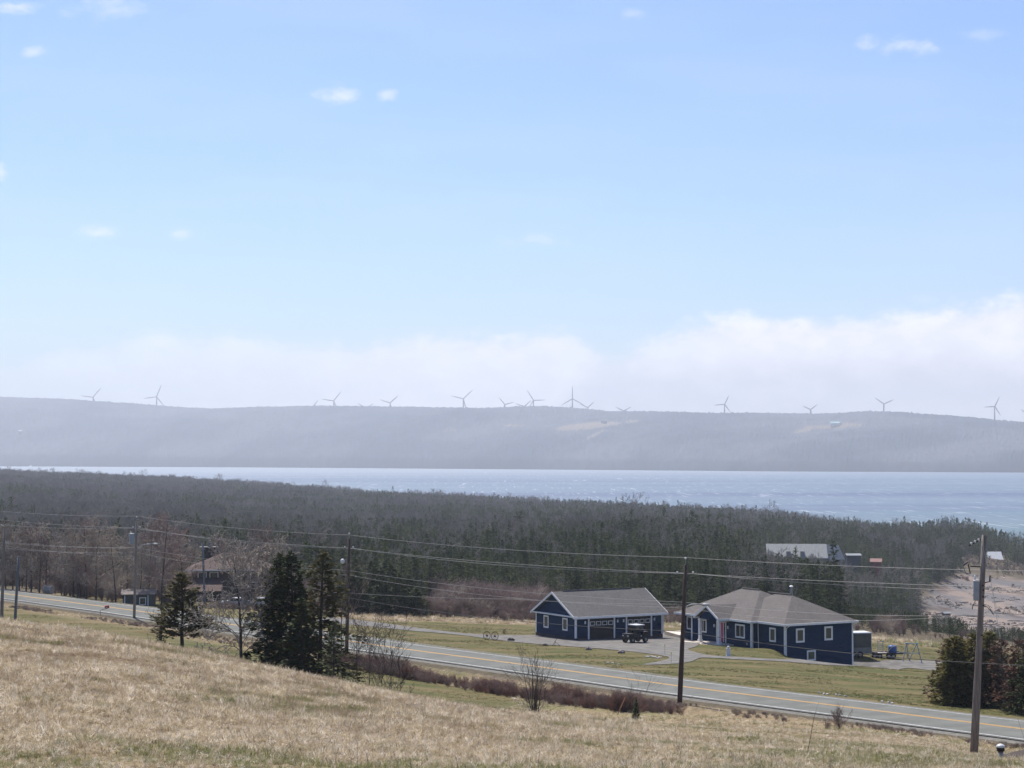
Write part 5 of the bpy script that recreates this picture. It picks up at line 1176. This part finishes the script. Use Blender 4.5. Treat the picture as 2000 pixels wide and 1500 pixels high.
def grass_mat(name, c1, c2, c3, green, gk=1.0):
    m = bpy.data.materials.new(name); m.use_nodes = True; nt = m.node_tree; nt.nodes.clear(); g = G(nt)
    p = g.n('ShaderNodeBsdfPrincipled'); out = g.n('ShaderNodeOutputMaterial'); pos = g.n('ShaderNodeNewGeometry').outputs['Position']; oi = g.n('ShaderNodeObjectInfo')
    r_ = oi.outputs['Random']; col = g.mix(g.ss(r_, .1, .6), c1, c2); col = g.mix(g.ss(r_, .72, .95), col, c3)
    big_ = g.noise(pos, .11, 3, .6); mid_ = g.noise(g.vmul(pos, (1, .5, 1)), .55, 4, .6)
    sp_ = g.n('ShaderNodeSeparateXYZ'); g.put(sp_.inputs[0], pos); ratio = g.m('DIVIDE', sp_.outputs[0], sp_.outputs[1])
    red_ = g.m('MULTIPLY', g.ss(sp_.outputs[1], 42.0, 58.0), g.ss(ratio, .10, -.12)); grn_ = g.m('MAXIMUM', g.ss(ratio, -.04, .14), g.ss(sp_.outputs[1], 40.0, 31.0))
    col = g.mix(g.m('MULTIPLY', g.m('MULTIPLY', g.ss(mid_, .44, .62), g.ss(r_, .2, .6)), g.m('MULTIPLY_ADD', red_, .6, .15)), col, (0.17, .095, .062))
    gm = g.m('MULTIPLY', g.m('MULTIPLY', g.ss(g.m('ADD', big_, g.m('MULTIPLY_ADD', mid_, .9, g.m('MULTIPLY_ADD', grn_, .17, -.56))), .46, .62), .9), g.ss(g.m('FRACT', g.m('MULTIPLY', r_, 7.3)), .25, .55)); col = g.mix(g.m('MULTIPLY', gm, gk), col, green)
    g.put(p.inputs['Base Color'], col); p.inputs['Roughness'].default_value = .8; p.inputs['Specular IOR Level'].default_value = .12
    t = g.n('ShaderNodeBsdfTranslucent'); g.put(t.inputs[0], col); mx = g.n('ShaderNodeMixShader'); mx.inputs[0].default_value = .38
    nt.links.new(p.outputs[0], mx.inputs[1]); nt.links.new(t.outputs[0], mx.inputs[2]); nt.links.new(mx.outputs[0], out.inputs[0]); return m
m_gr = grass_mat('dry_grass', (0.345, .268, .165), (0.61, .51, .36), (0.88, .79, .66), (0.17, .19, .06))
tf = []
for i in range(8):
    kw = [dict(n=20, h=.15, sp=.2, wd=.0062, curl=1.0), dict(n=20, h=.13, sp=.24, wd=.0065, curl=1.1, flat=.3), dict(n=14, h=.19, sp=.16, wd=.0055, curl=.9), dict(n=24, h=.12, sp=.28, wd=.007, curl=1.1, flat=.5), dict(n=20, h=.14, sp=.24, wd=.006, curl=1.1, flat=.2), dict(n=9, h=.27, sp=.12, wd=.005, curl=.8), dict(n=22, h=.12, sp=.26, wd=.007, curl=1.0, flat=.6), dict(n=18, h=.16, sp=.2, wd=.006, curl=1.0, flat=.2)][i]
    tf.append(proto_obj('tuft_kind_%d' % i, [(tuft(600 + i, **kw), m_gr)]))
def field_pts(n, d0, d1, dens_pow):
    u_ = rng.random(n); D = (d0 ** dens_pow + u_ * (d1 ** dens_pow - d0 ** dens_pow)) ** (1 / dens_pow); v = rng.uniform(-.34, .34, n); X = v * D; t, o = road_t(X, D); k = (o < -12.0)
    return X[k], D[k]
X, D = field_pts(185000, 24, 108, 1.2)
k = ~((CX + F * X / D < 1000) & (D > 104)); X, D = X[k], D[k]
big = np.interp(D, [24, 45, 80, 110], [.72, .95, 1.25, 1.35]); px = CX + F * X / D
cl = vnoise(X, D, .8, 22); big = big * (.72 + .42 * vnoise(X, D, 3.5, 21) + .22 * (cl > .62) - .2 * (cl < .3)) * np.where((px > 1250) & (D > 74 + (1500 - px) * .01), .45, 1)
Z = ground_rel(X, D) + CAMZ - .01
scatter('dry_grass', 'matted straw-coloured dry grass covering the sloping field', np.stack([X, D, Z], 1), np.stack([big * rng.uniform(.8, 1.2, len(X)), big * rng.uniform(.8, 1.2, len(X)), big * rng.uniform(.7, 1.25, len(X))], 1), rng.uniform(0, 6.28, len(X)), rng.integers(0, 8, len(X)), tf, 'grass', til(len(X), .32))
sk = []
for i in range(4):
    st_ = bare(700 + i, .42, .25, .004, 1, (4 + i, 0), .8, .3, .5, .0025); sk.append(proto_obj('stalk_kind_%d' % i, [(prisms([g_ for lv in st_ for g_ in lv], 3), [m_btan, m_bdark, m_btan, m_bpurp][i])]))
X, D = field_pts(1500, 26, 100, 1.3); k = vnoise(X, D, 5, 81) > .45; X, D = X[k], D[k]
scatter('weed_stalks', 'scattered thin dead weed stalks standing out of the dry grass', np.stack([X, D, ground_rel(X, D) + CAMZ], 1), sc3(rng.uniform(.5, 1.3, len(X))), rng.uniform(0, 6.28, len(X)), rng.integers(0, 4, len(X)), sk, 'weeds', til(len(X), .35))
# grass on verges, ditch edge and the strip behind the lawn
def g_rough(n):
    t = rng.uniform(-60, 140, n); o = rng.uniform(-22, -6.9, n); X, Y = road_xy(t, o); px = CX + F * X / Y; k = ((px > 1000) | (o > -12.5)) & (px > 640) | (o > -9.5) & (px > -50); k &= vnoise(X, Y, 3, 31) > .25; return X[k], Y[k], (1.1 + .9 * vnoise(X, Y, 4, 33))[k]
scat_region('verge_grass', 'rough tan grass on the bank between the field and the road', 17000, g_rough, .55, 1.0, tf, 'grass')
def g_back(n):
    px = rng.uniform(650, 2060, n); D = rng.uniform(248, 275, n); X = (px - CX) / F * D; wob = 2.0 * np.sin(X * .23 + D * .11) + 1.2 * np.sin(X * .61 - D * .37); k = (D > 251 + wob * .9 + np.where(px > 1650, 6, 0)) & (D < 262 + np.where(px > 1600, 12, 0)); return X[k], D[k], np.ones(k.sum()) * 1.6
scat_region('meadow_grass', 'strip of tall dead grass behind the lawn', 9000, g_back, 1.2, 2.4, tf, 'grass')

m_lg = grass_mat('lawn_blades', (0.10, .105, .034), (0.15, .135, .052), (0.26, .21, .12), (0.058, .088, .02))
lt = [proto_obj('lawn_kind_%d' % i, [(tuft(640 + i, n=12, h=.13, sp=.28, wd=.014, curl=1.0, flat=.2), m_lg)]) for i in range(4)]
def g_lawn(n):
    px = rng.uniform(600, 1950, n); D = rng.uniform(120, 252, n); X = (px - CX) / F * D; t, o = road_t(X, D); k = (o > 5.7)
    for P_l in DRIVES: k &= ~in_poly(X + rng.normal(0, .3, n), D + rng.normal(0, .7, n), P_l)
    lx = (X - K.x) * math.cos(R(30)) + (D - K.y) * math.sin(R(30)); ly = -(X - K.x) * math.sin(R(30)) + (D - K.y) * math.cos(R(30)); k &= ~((lx > -3) & (lx < 10) & (ly > -.3) & (ly < 19.5))
    gx = (X - A.x) * math.cos(R(30)) + (D - A.y) * math.sin(R(30)); gy = -(X - A.x) * math.sin(R(30)) + (D - A.y) * math.cos(R(30)); k &= ~((gx > -.2) & (gx < 12.5) & (gy > -.2) & (gy < 9.3))
    k &= vnoise(X * .35, D, 2.2, 51) > .42
    return X[k], D[k], (.6 + .8 * vnoise(X, D, 3, 52))[k]
scat_region('lawn_grass', 'short patchy spring grass of the lawn around the driveway', 60000, g_lawn, .6, 1.2, lt, 'grass')

def g_lawn2(n):
    px = rng.uniform(-60, 1000, n); D = rng.uniform(104, 260, n); X = (px - CX) / F * D; t, o = road_t(X, D); k = (o < -9.0) & (vnoise(X * .35, D, 2.2, 53) > .42); return X[k], D[k], (.6 + .8 * vnoise(X, D, 3, 54))[k]
scat_region('lawn_grass', 'short spring grass of the lawn strip between the field crest and the road', 26000, g_lawn2, .6, 1.2, lt, 'grass')
# stones and broken driftwood littering the beach
m_deb = pm('beach_debris', (0.34, .29, .25), (.15, .12, .10), .3, .9, coord='World', rnd=.45)
def vq(mb): return np.array(mb.v), np.array([f for f in mb.f if len(f) == 4])
dk = [proto_obj('debris_kind_0', [(vq(MB().tube([(-1.2, 0, .08), (0, .1, .14), (1.3, 0, .06)], [.10, .13, .06], 5, False)), m_deb)]), proto_obj('debris_kind_1', [(vq(MB().blob((0, 0, .15), .5, .35, .3, 5, 8, 5, .3)), m_deb)]), proto_obj('debris_kind_2', [(vq(MB().tube([(-.6, 0, .0), (.1, .1, .35), (.9, 0, .2)], [.12, .10, .04], 5, False)), m_deb)])]
def g_deb(n):
    px = rng.uniform(1770, 2080, n); D = rng.uniform(500, 840, n); X = (px - CX) / F * D; _, _, b = zones(X, D); k = (b > .5) & (vnoise(X, D, 16, 61) * .6 + vnoise(X, D * .5, 5, 62) * .4 > .50); return X[k], D[k], rng.uniform(.5, 1.5, k.sum())
scat_region('beach_debris', 'stones and broken driftwood littering the beach', 5200, g_deb, .5, 1.2, dk, 'beach debris')

# driftwood on the beach, a few countable logs
for i, (px_, py_, L_, a_) in enumerate(((1888, 1203, 9, .2), (1905, 1205, 6, -.1), (1960, 1199, 7, -.5), (1868, 1183, 5, 1.2), (1930, 1221, 8, .1), (1950, 1176, 6, .6), (1840, 1213, 5, .1), (1990, 1214, 7, -.4))):
    p = hit(px_, py_, 450); d = Vector((math.cos(a_), math.sin(a_), 0)) * L_ / 2
    o = MB().tube([-d + Vector((0, 0, .15)), Vector((0, .2, .25)), d + Vector((0, 0, .15))], [.22, .2, .12], 6).build('driftwood_log', m_btan, None, False, p); tag(o, 'bleached driftwood log lying on the pebble beach', 'driftwood', 'driftwood logs on the beach')

# ------------------------------------------------------------------ sea
def sea_material():
    m = bpy.data.materials.new('sea'); m.use_nodes = True; nt = m.node_tree; nt.nodes.clear(); g = G(nt)
    p = g.n('ShaderNodeBsdfPrincipled'); out = g.n('ShaderNodeOutputMaterial'); nt.links.new(p.outputs[0], out.inputs[0]); pos = g.n('ShaderNodeNewGeometry').outputs['Position']
    s = g.n('ShaderNodeSeparateXYZ'); g.put(s.inputs[0], pos)
    bands = g.noise(g.vmul(pos, (.12, 1, 1)), .0022, 5, .6); near = g.ss(s.outputs[1], 2000.0, 1350.0)
    col = g.mix(g.ss(bands, .38, .58), (0.045, .075, .145), (0.085, .135, .19)); col = g.mix(near, col, (0.085, .135, .16))
    cap = g.ss(g.noise(g.vmul(pos, (1, .05, 1)), .05, 5, .75), .60, .68); cap = g.m('MULTIPLY', cap, g.ss(g.noise(pos, .002, 3), .42, .6))  # whitecaps and sun sparkle, both painted as pale flecks in the water colour
    cap_glint = g.m('MULTIPLY', g.ss(g.noise(g.vmul(pos, (1, .04, 1)), .16, 4, .7), .58, .66), .8)  # finer flecks of the same painted sparkle
    col = g.mix(g.m('MAXIMUM', g.m('MULTIPLY', cap, .8), g.m('MULTIPLY', cap_glint, .6)), col, (0.75, .78, .8))
    col = g.mix(g.m('MULTIPLY', g.ss(g.noise(g.vmul(pos, (.05, 1, 1)), .004, 4, .6), .45, .62), .35), col, (.16, .2, .25))
    far_glitter = g.ss(s.outputs[1], 4000.0, 6200.0); col = g.mix(g.m('MULTIPLY', far_glitter, .55), col, (.30, .34, .38))  # glitter towards the far shore, painted in as a paler band
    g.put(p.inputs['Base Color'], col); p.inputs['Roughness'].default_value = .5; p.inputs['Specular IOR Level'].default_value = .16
    b = g.n('ShaderNodeBump'); b.inputs['Strength'].default_value = 1.0; b.inputs['Distance'].default_value = 2.0
    g.put(b.inputs['Height'], g.noise(g.vmul(pos, (.5, 1, 1)), .08, 5, .65)); g.put(p.inputs['Normal'], b.outputs[0]); return m
ysea = np.concatenate([np.linspace(560, 2000, 12), np.linspace(2300, 13000, 24)]); 
xs_ = np.linspace(-.55, .55, 30); SX = xs_[None, :] * (ysea[:, None] + 400); SY = np.repeat(ysea[:, None], 30, 1)
ix = np.arange(SX.size).reshape(SX.shape); Q = np.stack([ix[:-1, :-1], ix[:-1, 1:], ix[1:, 1:], ix[1:, :-1]], -1).reshape(-1, 4)
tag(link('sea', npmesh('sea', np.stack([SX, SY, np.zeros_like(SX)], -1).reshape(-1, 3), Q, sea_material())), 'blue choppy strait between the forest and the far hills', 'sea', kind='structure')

# ------------------------------------------------------------------ far hills
SH = np.array([(-700, 8600), (0, 8000), (500, 7350), (1000, 6500), (1500, 5750), (2000, 5400), (2700, 5200)], float)
CR = np.array([(-700, 774), (0, 774), (100, 777), (200, 785), (300, 790), (400, 796), (500, 797), (620, 794), (800, 793), (950, 796), (1050, 793), (1120, 796), (1200, 803), (1300, 804), (1400, 807), (1460, 805), (1530, 806), (1600, 807), (1700, 805), (1760, 809), (1800, 813), (1900, 817), (2000, 826), (2200, 840), (2700, 850)], float)
hv = np.concatenate([np.linspace(-650, -40, 60), np.linspace(-38, 2040, 1040), np.linspace(2045, 2650, 60)]); kq = np.concatenate([np.linspace(0, 1.0, 60), np.linspace(1.02, 1.6, 10)])
PXh, KQ = np.meshgrid(hv, kq); shd = np.interp(PXh, SH[:, 0], SH[:, 1]); dep = 1400.0
Dh = shd + KQ * dep; vh = (PXh - CX) / F; Xh = vh * Dh
zc = CAMZ + (HOR - np.interp(PXh, CR[:, 0], CR[:, 1])) / F * (shd + dep)      # crest height
prof = np.where(KQ <= 1, .10 * sstep(KQ, 0, .02) + .90 * np.sin(np.clip(KQ, 0, 1) * math.pi / 2) ** .92, 1 - (KQ - 1) * .9)
nzh = (vnoise(Xh + 20000, Dh, 420, 41) - .5) * 50 * np.sin(np.clip(KQ, 0, 1) * math.pi) + (vnoise(Xh + 20000, Dh, 130, 42) - .5) * 14 * np.sin(np.clip(KQ, 0, 1) * math.pi)
Zh = zc * prof + nzh + (rng.random(Xh.shape) * 5.5 + 4 * (rng.random(Xh.shape) > .93)) * (KQ > .03) * (KQ < 1.3) - 8 * (KQ < .001) - 7 * (KQ > .5)
ix = np.arange(Xh.size).reshape(Xh.shape); Q = np.stack([ix[:-1, :-1], ix[:-1, 1:], ix[1:, 1:], ix[1:, :-1]], -1).reshape(-1, 4)
def hill_material():
    m = bpy.data.materials.new('wooded_hills'); m.use_nodes = True; nt = m.node_tree; nt.nodes.clear(); g = G(nt)
    p = g.n('ShaderNodeBsdfPrincipled'); out = g.n('ShaderNodeOutputMaterial'); nt.links.new(p.outputs[0], out.inputs[0]); pos = g.n('ShaderNodeNewGeometry').outputs['Position']
    nA = g.noise(pos, .0022, 5, .6); nB = g.noise(pos, .03, 4, .7)
    col = g.mix(g.ss(nA, .4, .62), (0.045, .060, .085), (0.098, .106, .135)); col = g.mix(g.m('MULTIPLY', g.ss(nB, .45, .65), .5), col, (0.045, .050, .055))  # lightened bluish tones put part of the low fog into the hill colour
    col = g.mix(g.m('MULTIPLY', g.ss(g.noise(pos, .0035, 4, .6), .66, .72), .5), col, (.17, .15, .13))
    at_ = g.n('ShaderNodeAttribute'); at_.attribute_name = 'field'; col = g.mix(at_.outputs['Fac'], col, (.20, .17, .14))
    g.put(p.inputs['Base Color'], col); p.inputs['Roughness'].default_value = .95; p.inputs['Specular IOR Level'].default_value = .05; return m
hm_ = npmesh('hills', np.stack([Xh, Dh, Zh], -1).reshape(-1, 3), Q, hill_material(), True)
PYh = HOR - (Zh - CAMZ) / Dh * F
fld = np.zeros_like(Xh)
for cx_, cy_, rx, ry, sk in ((1145, 832, 62, 6.5, -.10), (1185, 828, 30, 4, -.05), (1235, 823, 14, 2.5, -.1), (1625, 833, 62, 3.5, -.03), (1660, 829, 30, 2.5, 0), (1005, 831, 22, 2, 0), (880, 840, 14, 2.5, 0), (1160, 850, 26, 2, -.5), (990, 907, 12, 2.5, .4), (1500, 912, 10, 3, .4), (1570, 840, 22, 4, -.2)):
    yy_ = PYh - cy_ - sk * (PXh - cx_); fld = np.maximum(fld, 1 - sstep(((PXh - cx_) / rx) ** 2 + (yy_ / ry) ** 2, .7, 1.15))
fa_ = hm_.attributes.new('field', 'FLOAT', 'POINT'); fa_.data.foreach_set('value', (fld * (KQ < 1)).astype(np.float32).ravel())
tag(link('hills', hm_), 'long wooded hills across the water fading into haze', 'hills', kind='structure')
def hill_hit(px_, py_):
    j = int(np.argmin(np.abs(hv - px_))); col_ = PYh[:61, j]; i = int(np.argmin(np.abs(col_ - py_))); return Vector((Xh[i, j], Dh[i, j], Zh[i, j]))
for px_, py_, w_, d_, h_, ri, lab, rf_ in ((1631, 831, 30, 14, 6, 5, 'pale green-roofed long building in the clearing on the far hill', pm('mint_roof', (.40, .62, .58), None, 1, .5)), (1640, 827, 14, 10, 4, 4, 'small grey building behind the pale green-roofed one on the far hill', m_barn), (1180, 827, 22, 14, 9, 6, 'dark building at the edge of the tan field on the far hill', m_slate), (40, 845, 16, 12, 7, 6, 'white building low on the hazy far hillside at the left', M['metalw']), (60, 906, 10, 8, 6, 4, 'white cottage on the far shore at the left', M['metalw'])):
    p = hill_hit(px_, py_); far_building('building', lab, 'building', px_, py_, p.y - 4, w_, d_, h_, ri, 0, m_gw if rf_ != m_slate else m_bw, rf_, base=p.z + 2)

# ------------------------------------------------------------------ wind turbines
m_turb = pm('turbine_grey', (0.012, .012, .010), None, 1, .6)
# (hub px, hub py, blade length px, blade angles clockwise from up, tower foot hidden?), angles measured in the photo
TU = [(135, 793, 22, (-42, 78, 198), 'leftmost turbine, only one blade tip showing above the hazy ridge'),
      (182, 776, 24, (40, -82, 160), 'second turbine from the left, hub just above the ridge'),
      (306, 775, 25, (22, -98, 140), 'third turbine from the left, tower stub and three blades above the ridge'),
      (453, 805, 14, (-48, 72, 192), 'barely visible blade tip above the ridge, left of the middle'),
      (513, 806, 14, (-12, 108, 228), 'tiny upright blade tip above the ridge, left of the middle'),
      (610, 796, 18, (38, -80, 158), 'low turbine with two blade tips, just left of a taller turbine'),
      (652, 783, 23, (38, -82, 158), 'turbine with three blades, next to a low one at its left'),
      (714, 797, 18, (-58, 62, 182), 'low turbine showing a shallow V of two blades'),
      (762, 787, 21, (48, -72, 168), 'turbine with a V of two blades, fourth left of the middle gap'),
      (905, 779, 25, (46, -76, 165), 'large turbine left of the picture middle with a short tower'),
      (986, 790, 18, (-40, 76, 196), 'low turbine just right of the picture middle'),
      (1024, 794, 18, (48, -72, 168), 'low turbine overlapping its larger neighbour at the right'),
      (1042, 782, 23, (-32, 88, 212), 'large turbine in the middle pair, blades spread to the right'),
      (1118, 779, 25, (0, -120, 118), 'turbine with one blade pointing straight up'),
      (1148, 796, 17, (48, -64, 172), 'low turbine half hidden behind the ridge, right of the upright-blade one'),
      (1218, 803, 17, (-62, 60, 180), 'low turbine showing a flat V of two blades over the ridge'),
      (1415, 790, 20, (26, -94, 142), 'turbine alone right of the middle, blades spread over its tower'),
      (1583, 800, 17, (-66, 52, 172), 'small turbine on the right part of the ridge with a flat V'),
      (1726, 789, 21, (-56, 66, 180), 'turbine with a Y-shaped rotor on a full tower, right'),
      (1942.5, 794, 21, (26, -93, 147), 'tallest-looking tower with three blades, near the right edge'),
      (2004, 806, 12, (-60, 60, 180), 'turbine cut off by the right edge of the photo')]
for px_, py_, bl, ang, lab in TU:
    j = int(np.argmin(np.abs(hv - px_))); Dt = Dh[0, j] + dep * 1.12; hub = at(px_, py_, Dt); k = Dt / F; tw = 46 * k if px_ < 1500 else 40 * k
    o = thing('wind_turbine', lab, 'wind turbine', Vector((hub.x, Dt, hub.z - tw)), 0, None)
    MB().tube([(0, 0, -10), (0, 0, tw)], [1.5 * k, 1.0 * k], 10).build('tower', m_turb, o, True)
    MB().box(-.6 * k, .6 * k, -1.3 * k, 2.2 * k, tw - .6 * k, tw + .8 * k).build('nacelle', m_turb, o)
    MB().blob((0, -1.8 * k, tw), .8 * k, .9 * k, .8 * k, 1, 8, 5, 0).build('hub', m_turb, o, True)
    for a in ang:
        a = R(a); d = Vector((math.sin(a), 0, math.cos(a))); L_ = bl * k; c0 = Vector((0, -2.0 * k, tw))
        MB().tube([c0, c0 + d * L_ * .12, c0 + d * L_ * .3, c0 + d * L_ * .7, c0 + d * L_], [.8 * k, 1.0 * k, 1.05 * k, .8 * k, .35 * k], 6).build('blade', m_turb, o)

# ------------------------------------------------------------------ haze
hz = MB().box(-7000, 7000, -200, 11500, -70, 430).build('haze', None, None)
hmat = bpy.data.materials.new('haze'); hmat.use_nodes = True; nt = hmat.node_tree; nt.nodes.clear()
pv = nt.nodes.new('ShaderNodeVolumePrincipled'); mo = nt.nodes.new('ShaderNodeOutputMaterial'); nt.links.new(pv.outputs[0], mo.inputs['Volume'])
pv.inputs['Color'].default_value = (.82, .885, 1.0, 1); pv.inputs['Density'].default_value = 1.08e-4; pv.inputs['Anisotropy'].default_value = 0.25
hz.data.materials.append(hmat); tag(hz, 'pale haze thickening with distance over the whole view', 'haze', kind='stuff')
